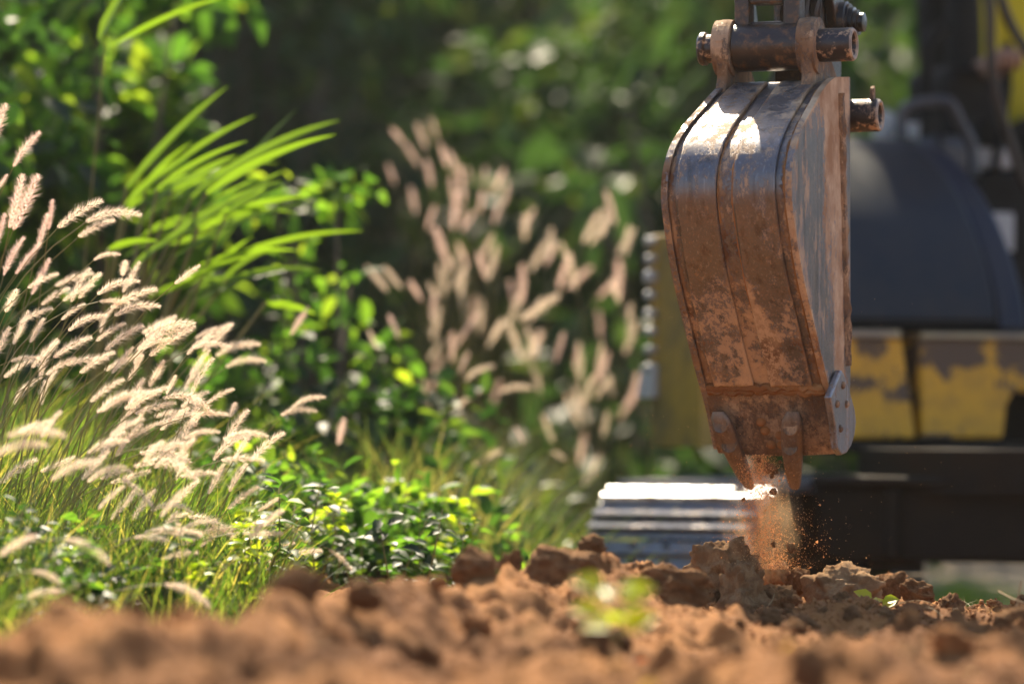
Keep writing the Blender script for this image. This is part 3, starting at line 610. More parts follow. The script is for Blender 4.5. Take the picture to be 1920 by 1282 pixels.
# machine deck, engine cover, canopy (mostly out of the picture, they shade what is in it)
ypanel([(0.0, 0.862), (1.32, 0.862), (1.32, 0.90), (0.0, 0.90)], -1.5, -0.90, M_FRAME, 'deck')
ypanel([(0.10, 0.90), (1.35, 0.90), (1.35, 1.30), (1.25, 1.38), (0.20, 1.38), (0.10, 1.30)], -2.05, -1.52, M_YELLOW2, 'counterweight', 0.05)
for r, f in ((0.30, -1.65), (1.28, -1.65), (1.30, -0.42)):
    MB(Mx).tube([(r, f, 0.9 if f > -1 else 1.36), (r, f, 2.45)], 0.025, 12).build('canopy_post', M_BLACK, EXC, True, sharp=35)
ypanel([(0.10, 2.45), (1.45, 2.45), (1.45, 2.49), (1.30, 2.53), (0.25, 2.53), (0.10, 2.49)], -1.95, -0.20, M_YELLOW2, 'canopy_roof', 0.015)
# handrail, grab bar, console, seat, boot, plates
def mtube(pts, r, m, name, parent=EXC, n=10):
    return MB().tube(pts, r, n).build(name, m, parent, True, sharp=50)
def bez(pts, n=8):
    """Catmull-Rom through world points"""
    pts = [Vector(p) for p in pts]; out = []
    for i in range(len(pts) - 1):
        p0, p1, p2, p3 = pts[max(i - 1, 0)], pts[i], pts[i + 1], pts[min(i + 2, len(pts) - 1)]
        for k in range(n):
            t = k / n; out.append(0.5 * ((2 * p1) + (p2 - p0) * t + (2 * p0 - 5 * p1 + 4 * p2 - p3) * t * t + (3 * p1 - p0 - 3 * p2 + p3) * t**3))
    return out + [pts[-1]]
hr = [(1692, 262, 9.95), (1690, 225, 9.95), (1697, 203, 9.95), (1722, 194, 9.97), (1762, 190, 10.0), (1782, 196, 10.0), (1800, 232, 10.02), (1822, 275, 10.04), (1826, 330, 10.04)]
mtube(bez([P(*q) for q in hr]), 0.0155, M_RAIL, 'handrail')
mtube(bez([P(*q) for q in [(1736, 262, 10.2), (1736, 120, 10.2), (1738, 85, 10.2), (1752, 62, 10.22), (1775, 52, 10.25)]]), 0.017, M_BLACK, 'grab_bar')
mtube(bez([P(*q) for q in [(1756, 200, 10.05), (1762, 262, 10.05), (1768, 320, 10.0)]], 5), 0.007, M_BLACK, 'lever_rod')
def block(u0, u1, v0, v1, d, depth, m, name, bevel=0.02):
    a = P(u0, v1, d); b = P(u1, v0, d); dx = b.x - a.x
    rr = dx / RD.x
    def fn(r, f, z): return Vector((a.x, a.y, 0)) + RD * r - FD * f + Vector((0, 0, z))
    return MB(fn).box(0, rr, 0, depth, a.z, b.z).build(name, m, EXC, bevel=bevel, seg=3)
block(1702, 1742, 229, 262, 10.3, 0.10, M_PALE, 'filler_box', 0.01)
block(1655, 1690, 205, 268, 10.35, 0.08, M_PALE, 'filler_cap', 0.03)
block(1740, 1826, 252, 330, 10.15, 0.10, M_RAIL, 'console_panel', 0.03)
block(1828, 1912, 276, 314, 10.25, 0.35, M_PALE, 'floor_plate', 0.008)
block(1832, 1990, 316, 620, 10.22, 0.30, M_BLACK, 'floor_riser', 0.02)
block(1850, 1905, 398, 470, 10.2, 0.015, M_PALE, 'riser_plate', 0.003)
block(1775, 1905, 120, 276, 10.45, 0.25, M_BLACK, 'lever_console', 0.04)
bt = MB(); c = P(1850, 276, 10.3)
prof = []
for i in range(14): prof.append((c.z + 0.006 * i, (0.055 - 0.0024 * i) * (1.0 if i % 2 else 0.86)))
bt.lathe([(a, r) for a, r in prof], 2, (c.x, c.y, 0), 20); bt.build('lever_boot', M_BLACK, EXC, True, sharp=60)
# seat: cushion and rounded back
seat_c = Mx(0.86, -1.15, 0)
def S(r, f, z): return seat_c + RD * r + FD * f + Vector((0, 0, z))
MB(S).box(-0.25, 0.25, -0.22, 0.25, 1.22, 1.36).build('seat', M_BLACK, EXC, bevel=0.05, seg=4)
MB(S).box(-0.18, 0.18, -0.18, 0.18, 0.90, 1.225).build('seat_base', M_BLACK, EXC, bevel=0.02)
MB(lambda r, f, z: S(r, f - 0.1 * (z - 1.35), z)).box(-0.25, 0.25, -0.36, -0.23, 1.34, 1.92).build('seat_back', M_BLACK, EXC, bevel=0.06, seg=4)
side = MB(); a = P(1806, 60, 10.75); side.lathe([(a.z - 0.34, 0.03), (a.z - 0.3, 0.05), (a.z - 0.1, 0.056), (a.z + 0.1, 0.05), (a.z + 0.2, 0.03)], 2, (a.x, a.y, 0), 18); side.build('seat_bolster', M_BLACK, EXC, True, sharp=60)
mtube(bez([P(*q) for q in [(1848, -60, 9.7), (1856, 20, 9.7), (1858, 110, 9.72), (1870, 190, 9.75), (1895, 270, 9.8), (1925, 350, 9.85), (1990, 430, 9.9)]]), 0.0135, M_RUBBER, 'hydraulic_hose')
mtube(bez([P(*q) for q in [(1868, -40, 9.75), (1884, 20, 9.75), (1908, 70, 9.78), (1950, 130, 9.8), (1990, 230, 9.9)]]), 0.0135, M_RUBBER, 'hydraulic_hose')
# boom
bm_ = MB()
bpts = [Mx(-0.55, -0.30, 0.75), Vector((0.695, 9.25, 1.45)), Vector((0.70, 8.7, 2.4)), Vector((0.62, 8.0, 2.95)), Vector((0.53, 7.25, 2.80))]
bl = bez(bpts, 6)
vs = []; fs = []
for i, q in enumerate(bl):
    t = (bl[min(i + 1, len(bl) - 1)] - bl[max(i - 1, 0)]).normalized(); x = Vector((1, 0.1, 0)); x = (x - t * x.dot(t)).normalized(); y = x.cross(t)
    h = 0.08 + 0.07 * math.sin(math.pi * i / (len(bl) - 1))
    for sx, sy in ((-1, -1), (1, -1), (1, 1), (-1, 1)): vs.append(tuple(q + x * 0.055 * sx + y * h * sy))
for i in range(len(bl) - 1):
    for j in range(4): fs.append((i * 4 + j, i * 4 + (j + 1) % 4, i * 4 + 4 + (j + 1) % 4, i * 4 + 4 + j))
fs += [(0, 1, 2, 3), tuple(range(len(vs) - 4, len(vs)))]
bm_.add(vs, fs).build('boom', M_BLACK, EXC, bevel=0.01)
ypanel([(-0.74, 0.62), (-0.52, 0.62), (-0.52, 0.98), (-0.74, 0.98)], -0.40, -0.06, M_FRAME, 'swing_post', 0.03)

# ------------------------------------------------------------------ excavator: undercarriage and tracks
AT = math.radians(24); LD = Vector((math.sin(AT), math.cos(AT), 0)); WD = Vector((math.cos(AT), -math.sin(AT), 0))   # LD runs backwards along the track
TR, TLEN, TW = 0.235, 0.80, 0.40
def track(origin, name_parent):
    """origin = outer (left) end of the front idler axle on the ground"""
    def Tf(t, w, z): return origin + LD * t + WD * w + Vector((0, 0, z))
    sm = MB(); sm.box(-0.040, 0.040, 0, TW, 0.0, 0.013); sm.box(-0.034, -0.022, 0.002, TW - 0.002, 0.0132, 0.030); sm.box(0.006, 0.018, 0.002, TW - 0.002, 0.0132, 0.030)
    sm.prism([(-0.040, 0.0), (-0.048, 0.008), (-0.040, 0.0125)], 0.0, TW, 1)
    me = sm.mesh('track_shoe', M_TRACK)
    lkm = MB(); lkm.box(-0.046, 0.046, TW * 0.36, TW * 0.44, -0.05, -0.001); lkm.box(-0.046, 0.046, TW * 0.56, TW * 0.64, -0.05, -0.001)
    lme = lkm.mesh('track_link', M_TRACKLINK)
    bme = MB(); 
    for w in (0.30, 0.5, 0.7):
        for t in (-0.008, 0.028): bme.lathe([(0.0128, 0.010), (0.021, 0.010), (0.023, 0.007)], 2, (t - 0.004, TW * w, 0), 8)
    bmesh_ = bme.mesh('shoe_bolts', M_TRACKLINK)
    per = 2 * TLEN + 2 * math.pi * TR; n = 33
    for k in range(n):
        s = per * k / n
        if s < TLEN: t, z, a = s, 2 * TR, 0.0
        elif s < TLEN + math.pi * TR: q = (s - TLEN) / TR; t, z, a = TLEN + TR * math.sin(q), TR + TR * math.cos(q), q
        elif s < 2 * TLEN + math.pi * TR: t, z, a = TLEN - (s - TLEN - math.pi * TR), 0.0, math.pi
        else: q = (s - 2 * TLEN - math.pi * TR) / TR; t, z, a = -TR * math.sin(q), TR - TR * math.cos(q), math.pi + q
        # shoe x axis along travel, z outward
        tx = LD * math.cos(a) - Vector((0, 0, 1)) * math.sin(a); tz = LD * math.sin(a) + Vector((0, 0, 1)) * math.cos(a)
        pos = Tf(t, 0, z + 0.03)
        mw = Matrix(((tx.x, WD.x, tz.x, pos.x), (tx.y, WD.y, tz.y, pos.y), (tx.z, WD.z, tz.z, pos.z), (0, 0, 0, 1)))
        o = place('track_shoe', me, name_parent, mw)
        for nm, m_ in (('track_link', lme), ('shoe_bolts', bmesh_)):
            c_ = link(bpy.data.objects.new(nm, m_)); c_.parent = o
            if nm == 'shoe_bolts': c_['kind'] = 'stuff'
    fr = MB(Tf); fr.box(0.05, TLEN - 0.05, 0.10, 0.30, 0.13, 0.36); fr.build('track_frame', M_FRAME, EXC, bevel=0.02)
    for t in (0.0, TLEN):
        wh = MB(Tf); wh.lathe([(0.13, 0.05), (0.13, TR - 0.03), (0.27, TR - 0.03), (0.27, 0.05)], 1, (t, 0, TR + 0.03), 28); wh.build('idler_wheel' if t == 0 else 'drive_sprocket', M_FRAME, EXC, True, sharp=30)
    return Tf
T0 = P(1092, 900, 8.72); T0 = Vector((T0.x, T0.y, 0.0)) + LD * TR
# place so the front top of the left track sits at the photo's pixel height
track(T0 + Vector((0, 0, 0.0)), EXC)
track(T0 + WD * 1.30, EXC)
Tc = T0 + LD * 0.45 + WD * 0.85
xf = MB(lambda t, w, z: Tc + LD * t + WD * w + Vector((0, 0, z))); xf.box(-0.25, 0.42, -0.55, 0.55, 0.34, 0.52); xf.build('cross_frame', M_FRAME, EXC, bevel=0.03)
MB().lathe([(0.50, 0.42), (0.60, 0.42)], 2, (Tc.x + 0.02, Tc.y + 0.05, 0), 40).build('swing_bearing', M_FRAME, EXC, True, sharp=30)
bl_ = MB(lambda t, w, z: T0 + LD * t + WD * w + Vector((0, 0, z)))
bl_.box(0.13, 0.18, TW + 0.03, 1.29, 0.345, 0.515); bl_.box(0.09, 0.20, TW + 0.03, 1.29, 0.5152, 0.54); bl_.box(0.10, 0.1299, TW + 0.2, TW + 0.24, 0.35, 0.51); bl_.box(0.10, 0.1299, TW + 0.55, TW + 0.59, 0.35, 0.51); bl_.build('front_guard', M_FRAME, EXC, bevel=0.02)

# ------------------------------------------------------------------ operator
def skin_mesh(name, joints, edges, m, parent, sub=2):
    me = bpy.data.meshes.new(name); me.from_pydata([tuple(j[0]) for j in joints], edges, []); me.update()
    o = link(bpy.data.objects.new(name, me)); set_parent(o, parent); me.materials.append(m)
    sk = o.modifiers.new('skin', 'SKIN'); sk.use_smooth_shade = True
    if not me.skin_vertices: 
        bm = bmesh.new(); bm.from_mesh(me); bm.verts.layers.skin.verify(); bm.to_mesh(me); bm.free()
    for sv, j in zip(me.skin_vertices[0].data, joints): sv.radius = (j[1], j[2] if len(j) > 2 else j[1]); sv.use_root = False
    me.skin_vertices[0].data[0].use_root = True
    ss = o.modifiers.new('sub', 'SUBSURF'); ss.levels = sub; ss.render_levels = sub
    return o
person = empty('person', S(0, 0, 1.36))
tag(person, 'person in a yellow shirt seated at the excavator controls, hand on a lever', 'person')
hip, chest = S(0, -0.08, 1.45), S(0, -0.14, 1.80)
shL, shR = S(-0.19, -0.13, 1.87), S(0.19, -0.13, 1.87)
handp = P(1890, 100, 10.18); elbL = S(-0.27, 0.05, 1.62); elbR = S(0.27, 0.06, 1.62); handR = S(0.20, 0.34, 1.62)
J = [(hip, 0.155, 0.12), (S(0, -0.11, 1.62), 0.165, 0.12), (chest, 0.17, 0.12), (S(0, -0.12, 1.92), 0.075), (S(0, -0.11, 1.98), 0.058), (shL, 0.075), (elbL, 0.055), (shR, 0.075), (elbR, 0.055)]
skin_mesh('shirt', J, [(0, 1), (1, 2), (2, 3), (3, 4), (2, 5), (5, 6), (2, 7), (7, 8)], M_SHIRT, person)
for s_, kn, ft in ((-1, S(-0.17, 0.42, 1.42), S(-0.17, 0.50, 0.98)), (1, S(0.17, 0.42, 1.42), S(0.17, 0.50, 0.98))):
    skin_mesh('trousers', [(S(s_ * 0.09, -0.06, 1.44), 0.095), (kn, 0.07), (ft, 0.05), (ft + FD * 0.16 - Vector((0, 0, 0.045)), 0.035)], [(0, 1), (1, 2), (2, 3)], M_TROUSER, person)
def arm_hand(elb, hand, name):
    d = (hand - elb).normalized(); side_ = d.cross(Vector((0, 0, 1))).normalized(); wrist = hand - d * 0.07
    o = skin_mesh(name, [(elb, 0.045), (elb.lerp(wrist, 0.5), 0.04), (wrist, 0.026), (hand - d * 0.02, 0.034, 0.020), (hand + d * 0.02, 0.036, 0.018)], [(0, 1), (1, 2), (2, 3), (3, 4)], M_SKIN, person)
    for k in range(4):
        b = hand + d * 0.015 + side_ * (0.027 - 0.018 * k); ln = (0.034, 0.038, 0.036, 0.028)[k]
        skin_mesh('finger', [(b, 0.010), (b + d * ln - Vector((0, 0, 0.008)), 0.009), (b + d * ln * 0.95 - Vector((0, 0, 0.036)), 0.0085), (b + d * 0.012 - Vector((0, 0, 0.046)), 0.008)], [(0, 1), (1, 2), (2, 3)], M_SKIN, o, 1)
    b = hand - d * 0.02 + side_ * 0.03
    skin_mesh('thumb', [(b, 0.012), (b + side_ * 0.02 + d * 0.02 - Vector((0, 0, 0.012)), 0.0105), (b + side_ * 0.008 + d * 0.045 - Vector((0, 0, 0.03)), 0.009)], [(0, 1), (1, 2)], M_SKIN, o, 1)
    return o
arm_hand(elbL, handp, 'forearm'); arm_hand(elbR, handR, 'forearm')
# head (above the picture)
hd = MB(S); vs = []; fs = []
hc = (0, -0.07, 2.10)
for i in range(13):
    ph = math.pi * i / 12
    for j in range(16):
        a = 2 * math.pi * j / 16; r = math.sin(ph); zf = math.cos(ph)
        x, y, z = 0.075 * r * math.cos(a), 0.095 * r * math.sin(a), 0.118 * zf
        if zf < 0: x *= 1 + 0.25 * zf; y *= 1 + 0.12 * zf
        vs.append((hc[0] + x, hc[1] + y, hc[2] + z))
for i in range(12):
    for j in range(16): fs.append((i * 16 + j, i * 16 + (j + 1) % 16, (i + 1) * 16 + (j + 1) % 16, (i + 1) * 16 + j))
head = hd.add(vs, fs).build('head', M_SKIN, person, True, sharp=80)
MB(S).prism([(0.02, 2.105), (0.045, 2.07), (0.02, 2.06)], -0.012, 0.012).build('nose', M_SKIN, head, bevel=0.005)
for s_ in (-1, 1):
    MB(S).lathe([(0.0, 0.012), (0.008, 0.010), (0.012, 0.004)], 1, (0.03 * s_, 0.012, 2.112), 10).build('eye', M_HAIR, head, True)
    MB(S).lathe([(0.0, 0.030), (0.012 * s_, 0.028), (0.014 * s_, 0.01)], 0, (0.072 * s_, -0.07, 2.095), 10).build('ear', M_SKIN, head, True)
MB(S).box(-0.022, 0.022, 0.012, 0.022, 2.030, 2.038).build('mouth', M_SKIN, head, bevel=0.003)
hh = MB(S); vs = []
for i in range(7):
    ph = math.pi * 0.5 * i / 6 * 1.05
    for j in range(16):
        a = 2 * math.pi * j / 16; r = math.sin(ph); vs.append((hc[0] + 0.083 * r * math.cos(a), hc[1] - 0.006 + 0.102 * r * math.sin(a), hc[2] + 0.012 + 0.122 * math.cos(ph)))
fs = [(i * 16 + j, i * 16 + (j + 1) % 16, (i + 1) * 16 + (j + 1) % 16, (i + 1) * 16 + j) for i in range(6) for j in range(16)]
hh.add(vs, fs).build('hair', M_HAIR, head, True, sharp=80)
mtube([handp + Vector((0, 0, 0.03)), handp - Vector((0, -0.02, 0.10)), handp - Vector((0.03, -0.06, 0.32))], 0.013, M_BLACK, 'control_lever')

# ------------------------------------------------------------------ soil clods
ico_cache = {}
def ico(sub):
    if sub not in ico_cache:
        bm = bmesh.new(); bmesh.ops.create_icosphere(bm, subdivisions=sub, radius=1)
        ico_cache[sub] = (np.array([v.co[:] for v in bm.verts]), np.array([[v.index for v in f.verts] for f in bm.faces])); bm.free()
    return ico_cache[sub]
def clod_mesh(seed, sub=4, rough=0.16, planes=18, m=M_CLOD, name='soil_clod'):
    V, F = ico(sub); r = np.full(len(V), 1.25); rng = np.random.default_rng(seed)
    for k in range(planes):
        n = rng.normal(size=3); n /= np.linalg.norm(n); h = rng.uniform(0.74, 1.02); d = V @ n
        r = np.minimum(r, np.where(d > 0.05, h / np.maximum(d, 0.05), 9))
    q = V * 1.0 * r[:, None]
    r = r * (1 + rough * 1.3 * fbm(q[:, 0] * 2.2, q[:, 1] * 2.2, q[:, 2] * 2.2, seed, 6, 0.66) - rough * 0.45 * np.abs(fbm(q[:, 0] * 3, q[:, 1] * 4, q[:, 2] * 4, seed + 9, 4, 0.6)))
    return np_mesh(name, V * r[:, None], F, m, True)
def clod(u0, u1, v0, v1, d, label, seed, m=M_CLOD, sub=5, rough=0.38, depth=0.8, sink=0.2, rot=0.0, group=None):
    """clod that fills the photo box u0..u1, v0..v1 at distance d, resting in the soil"""
    a, b = P(u0, v1, d), P(u1, v0, d); w = (b.x - a.x) / 2; h = (b.z - a.z) / 2
    o = link(bpy.data.objects.new('soil_clod', clod_mesh(seed, sub, rough * 0.8, 20, m)))
    o.location = ((a.x + b.x) / 2, d, (a.z + b.z) / 2); o.scale = (w, w * depth, h * (1 + sink)); o.rotation_euler = (0, rot, 0)
    o.location.z -= h * sink
    return tag(o, label, 'soil clod', group)
clod(1284, 1408, 1010, 1118, 7.08, 'pale tan clay clod with blunt end in the falling soil', 101, M_CLOD_PALE, rot=0.15)
clod(1345, 1440, 1062, 1162, 7.0, 'crumbly topped tan clod below the blunt pale clay clod', 102, M_CLOD_PALE, rot=-0.2)
clod(1508, 1655, 1050, 1168, 7.1, 'largest rounded cracked pale soil clod, beside the small green sprout', 133, M_CLOD_PALE, rough=0.34, sink=0.12)
clod(1418, 1505, 1092, 1165, 7.02, 'dark brown crumbly clod wedged between two pale clods', 104)
clod(1478, 1520, 1060, 1110, 7.18, 'small brown clod leaning on the largest cracked clod', 105)
clod(1430, 1490, 1050, 1105, 7.2, 'dusty orange clod directly under the falling soil', 106, M_CRUMB)
clod(1640, 1700, 1070, 1120, 7.2, 'rough brown clod behind the largest cracked clod', 107, rough=0.3)
clod(1688, 1755, 1090, 1135, 7.15, 'rough brown clod at the end of the soil heap by the grass', 108, rough=0.3, rot=0.3)
clod(1185, 1335, 1058, 1150, 6.40, 'long angular orange clod with a shaded undercut face', 109, rot=0.18, sink=0.15)
clod(985, 1115, 1022, 1105, 6.25, 'blocky orange clod on the ridge in front of the excavator track', 110, rough=0.22)
clod(936, 978, 1034, 1076, 6.2, 'small round orange clod beside the blocky clod on the ridge', 111)
clod(848, 932, 1028, 1092, 6.05, 'knobbly orange clod on the ridge below the plumes', 112, rough=0.25)
clod(512, 602, 1060, 1130, 5.2, 'blurred brown lump crowning the soil ridge next to the low plumes', 113)
clod(640, 722, 1082, 1130, 5.35, 'low rounded orange lump beside the blurred brown lump on the ridge', 114)
clod(1672, 1726, 1146, 1240, 5.75, 'dark upright soil lump standing alone in front of the sprout', 115, depth=0.9)
clod(1730, 1870, 1140, 1290, 5.6, 'largest dark soil lump, out of focus in front of the dead twigs', 116, depth=0.9)
clod(1870, 1960, 1135, 1215, 6.2, 'dark red-brown soil lump beside the dead twigs', 117)
clod(1325, 1415, 1138, 1200, 6.35, 'broad low brown clod in front of the crumbly topped clod', 118)
cm = [clod_mesh(300 + k, 4, 0.42, 12, M_CLOD if k % 3 else M_CRUMB) for k in range(9)]
rnd = random.Random(5)
for k in range(230):
    if k < 110: d = rnd.gauss(6.75, 0.28); u = rnd.uniform(1150, 1940); s = rnd.uniform(0.006, 0.02) * (1.5 if rnd.random() < 0.15 else 1)
    elif k < 180: d = rnd.uniform(5.2, 6.9); u = rnd.uniform(700, 1920); s = rnd.uniform(0.008, 0.026)
    else: d = rnd.uniform(4.3, 5.6); u = rnd.uniform(100, 1900); s = rnd.uniform(0.010, 0.03)
    x = P(u, 1100, d).x
    o = link(bpy.data.objects.new('small_clod', rnd.choice(cm))); o.location = (x, d, gz(x, d) + s * 0.35); o.scale = (s, s * rnd.uniform(0.7, 1.1), s * rnd.uniform(0.6, 0.9)); o.rotation_euler = (rnd.uniform(-0.4, 0.4), rnd.uniform(-0.4, 0.4), rnd.uniform(0, 6.3))
    tag(o, 'small loose clod of orange-brown earth lying on the dug soil', 'soil clod', 'small loose clods on the dug soil')
def crumb_cloud(name, pts, sizes, m, rng):
    """many tiny grains joined: squashed tetra/octahedra"""
    n = len(pts); oc = np.array([(1, 0, 0), (-1, 0, 0), (0, 1, 0), (0, -1, 0), (0, 0, 1), (0, 0, -1)], float)
    of = np.array([(0, 2, 4), (2, 1, 4), (1, 3, 4), (3, 0, 4), (2, 0, 5), (1, 2, 5), (3, 1, 5), (0, 3, 5)])
    V = oc[None] * (sizes[:, None, None] * rng.uniform(0.55, 1.25, (n, 6, 1)))
    q = rng.normal(size=(n, 4)); q /= np.linalg.norm(q, axis=1)[:, None]; w, x, y, z = q.T
    R = np.stack([1 - 2 * (y*y + z*z), 2 * (x*y - z*w), 2 * (x*z + y*w), 2 * (x*y + z*w), 1 - 2 * (x*x + z*z), 2 * (y*z - x*w), 2 * (x*z - y*w), 2 * (y*z + x*w), 1 - 2 * (x*x + y*y)], 1).reshape(n, 3, 3)
    V = np.einsum('nij,nkj->nki', R, V) + pts[:, None, :]
    F = (of[None] + 6 * np.arange(n)[:, None, None]).reshape(-1, 3)
    return link(bpy.data.objects.new(name, np_mesh(name, V.reshape(-1, 3), F, m)))
rng = np.random.default_rng(77); n = 15000
cy_ = np.concatenate([rng.normal(6.75, 0.35, 8000), rng.uniform(4.2, 7.4, 7000)]); cu = rng.uniform(-60, 1980, n); cu[:8000] = rng.uniform(1000, 1980, 8000); cx_ = (cu - CU) / FPX * cy_
csz = rng.uniform(0.0015, 0.0045, n) * np.where(rng.random(n) < 0.12, 1.8, 1); cz_ = ground_z(cx_, cy_) + csz * 0.4
keep = ~((cx_ < -0.35) & (cy_ > 5.3))
tag(crumb_cloud('soil_crumbs', np.stack([cx_, cy_, cz_], 1)[keep], csz[keep], M_CRUMB, rng), 'loose orange crumbs of earth scattered over the dug soil', 'soil crumbs', kind='stuff')
# falling soil
n = 26000; t = rng.random(n) ** 0.9
v = 852 + t * 215; u = 1420 + 6 * t + rng.normal(0, 1, n) * (13 + 15 * t) + 8 * np.sin(t * 7 + rng.integers(0, 3, n) * 2.1) * (0.3 + t) + (rng.random(n) < 0.16) * rng.normal(28, 42, n) * (0.3 + t)
d = 7.10 + rng.normal(0, 0.045, n)
pts = np.array([P(a, b, c) for a, b, c in zip(u, v, d)]); sz = np.exp(rng.normal(-7.85, 0.6, n))
n2 = 500; u2 = rng.normal(1400, 170, n2); v2 = rng.uniform(560, 1060, n2); d2 = rng.normal(6.9, 0.25, n2)
pts = np.concatenate([pts, np.array([P(a, b, c) for a, b, c in zip(u2, v2, d2)])]); sz = np.concatenate([sz, rng.uniform(0.0003, 0.0008, n2)])
dm, N, L, b = mat('fine_dust')
for nd in list(N):
    if nd.type != 'OUTPUT_MATERIAL': N.remove(nd)
pv = N.new('ShaderNodeVolumePrincipled'); pv.inputs['Color'].default_value = (0.95, 0.66, 0.38, 1); pv.inputs['Anisotropy'].default_value = 0.5
tc = N.new('ShaderNodeTexCoord'); ln_ = N.new('ShaderNodeVectorMath'); ln_.operation = 'LENGTH'; L.new(tc.outputs['Object'], ln_.inputs[0])
ed = n_ramp(N, L, ln_.outputs['Value'], [(0.25, 1.0), (0.98, 0.0)]); nz = n_noise(N, L, 2.6, 5, 0.65)
L.new(n_math(N, L, 'MULTIPLY', n_math(N, L, 'MULTIPLY', ed.outputs[0], n_ramp(N, L, nz.outputs[0], [(0.36, 0.0), (0.62, 1.0)]).outputs[0]), 9.0), pv.inputs['Density'])
L.new(pv.outputs[0], N['Material Output'].inputs['Volume'])
V_, F_ = ico(3); do = link(bpy.data.objects.new('dust_cloud', np_mesh('dust_cloud', V_, F_, dm))); do.location = P(1428, 975, 7.1); do.scale = (0.085, 0.075, 0.13)
tag(do, 'soft pale orange dust hanging in the trickle of soil under the bucket', 'dust', kind='stuff')
tag(crumb_cloud('falling_soil', pts, sz, M_DUST, rng), 'fine orange soil and dust trickling down from the bucket teeth', 'falling soil', kind='stuff')
for k, (u, v, s) in enumerate([(1444, 878, 0.011), (1453, 884, 0.006), (1447, 893, 0.0045), (1450, 921, 0.0075), (1483, 1027, 0.0095), (1450, 1020, 0.006), (1394, 935, 0.004), (1423, 862, 0.005), (1462, 866, 0.004)]):
    o = link(bpy.data.objects.new('falling_crumb', cm[k % 9])); o.location = P(u, v, 7.08); o.scale = (s, s * 0.9, s * 0.75); o.rotation_euler = (k, 2 * k, k)
    tag(o, 'crumb of orange soil in mid-air below the bucket teeth', 'soil crumb', 'falling crumbs below the bucket')

# ------------------------------------------------------------------ vegetation helpers
def frames(dirs, rng, up=None):
    """orthonormal frames: first axis = dirs"""
    d = dirs / np.linalg.norm(dirs, axis=1)[:, None]
    r = rng.normal(size=d.shape) if up is None else up
    s = np.cross(d, r); s /= np.maximum(np.linalg.norm(s, axis=1), 1e-6)[:, None]
    return d, s, np.cross(s, d)
def leaf_verts(pos, dirs, length, width, rng, up=None, droop=0.15, shape='ovate'):
    """leaf = 8 verts, 6 quads/tris folded along the midrib"""
    d, s, nrm = frames(dirs, rng, up); n = len(pos)
    if shape == 'ovate': T = [(0, 0), (0.22, 0.82), (0.55, 0.95), (0.82, 0.45), (1, 0)]
    else: T = [(0, 0.15), (0.25, 0.6), (0.5, 1.0), (0.78, 0.6), (1, 0)]
    cols = []
    for t, w in T:
        c = pos + d * (length * t)[:, None] - nrm * (droop * length * t * t)[:, None]
        fold = nrm * (0.18 * width * w)[:, None]; side = s * (0.5 * width * w)[:, None]
        cols.append((c + side + fold, c, c - side + fold))
    V = np.stack([cols[0][1], cols[1][0], cols[1][1], cols[1][2], cols[2][0], cols[2][1], cols[2][2], cols[3][0], cols[3][1], cols[3][2], cols[4][1]], 1)
    f = [(0, 1, 2), (0, 2, 3), (1, 4, 2), (4, 5, 2), (2, 5, 6), (2, 6, 3), (4, 7, 5), (7, 8, 5), (5, 8, 9), (5, 9, 6), (7, 10, 8), (8, 10, 9)]
    F = (np.array(f)[None] + 11 * np.arange(n)[:, None, None]).reshape(-1, 3)
    return V.reshape(-1, 3), F
def shrub_mesh(seed, h, r, nleaf, ls, clumps=26, flat=0.9, low=0.1):
    rng = np.random.default_rng(seed)
    th = rng.uniform(0, 2 * np.pi, clumps); zz = rng.uniform(low, 1, clumps); rr = r * np.sqrt(np.clip(1 - (zz * 0.85) ** 2.2, 0.05, 1)) * rng.uniform(0.35, 1.0, clumps)
    C = np.stack([rr * np.cos(th), rr * np.sin(th), zz * h], 1); cs = r * rng.uniform(0.2, 0.42, clumps)
    k = rng.integers(0, clumps, nleaf); q = rng.normal(size=(nleaf, 3)); q /= np.linalg.norm(q, axis=1)[:, None]
    pos = C[k] + q * (cs[k] * rng.uniform(0.35, 1.0, nleaf) ** 0.6)[:, None] * np.array([1, 1, flat])
    dirs = q * 0.7 + rng.normal(size=(nleaf, 3)) * 0.55 + np.array([0, 0, -0.25])
    up = np.tile([0, 0, 1.0], (nleaf, 1)) + rng.normal(size=(nleaf, 3)) * 0.55
    L_ = ls * rng.uniform(0.55, 1.35, nleaf)
    return leaf_verts(pos, dirs, L_, L_ * rng.uniform(0.45, 0.75, nleaf), rng, up), C
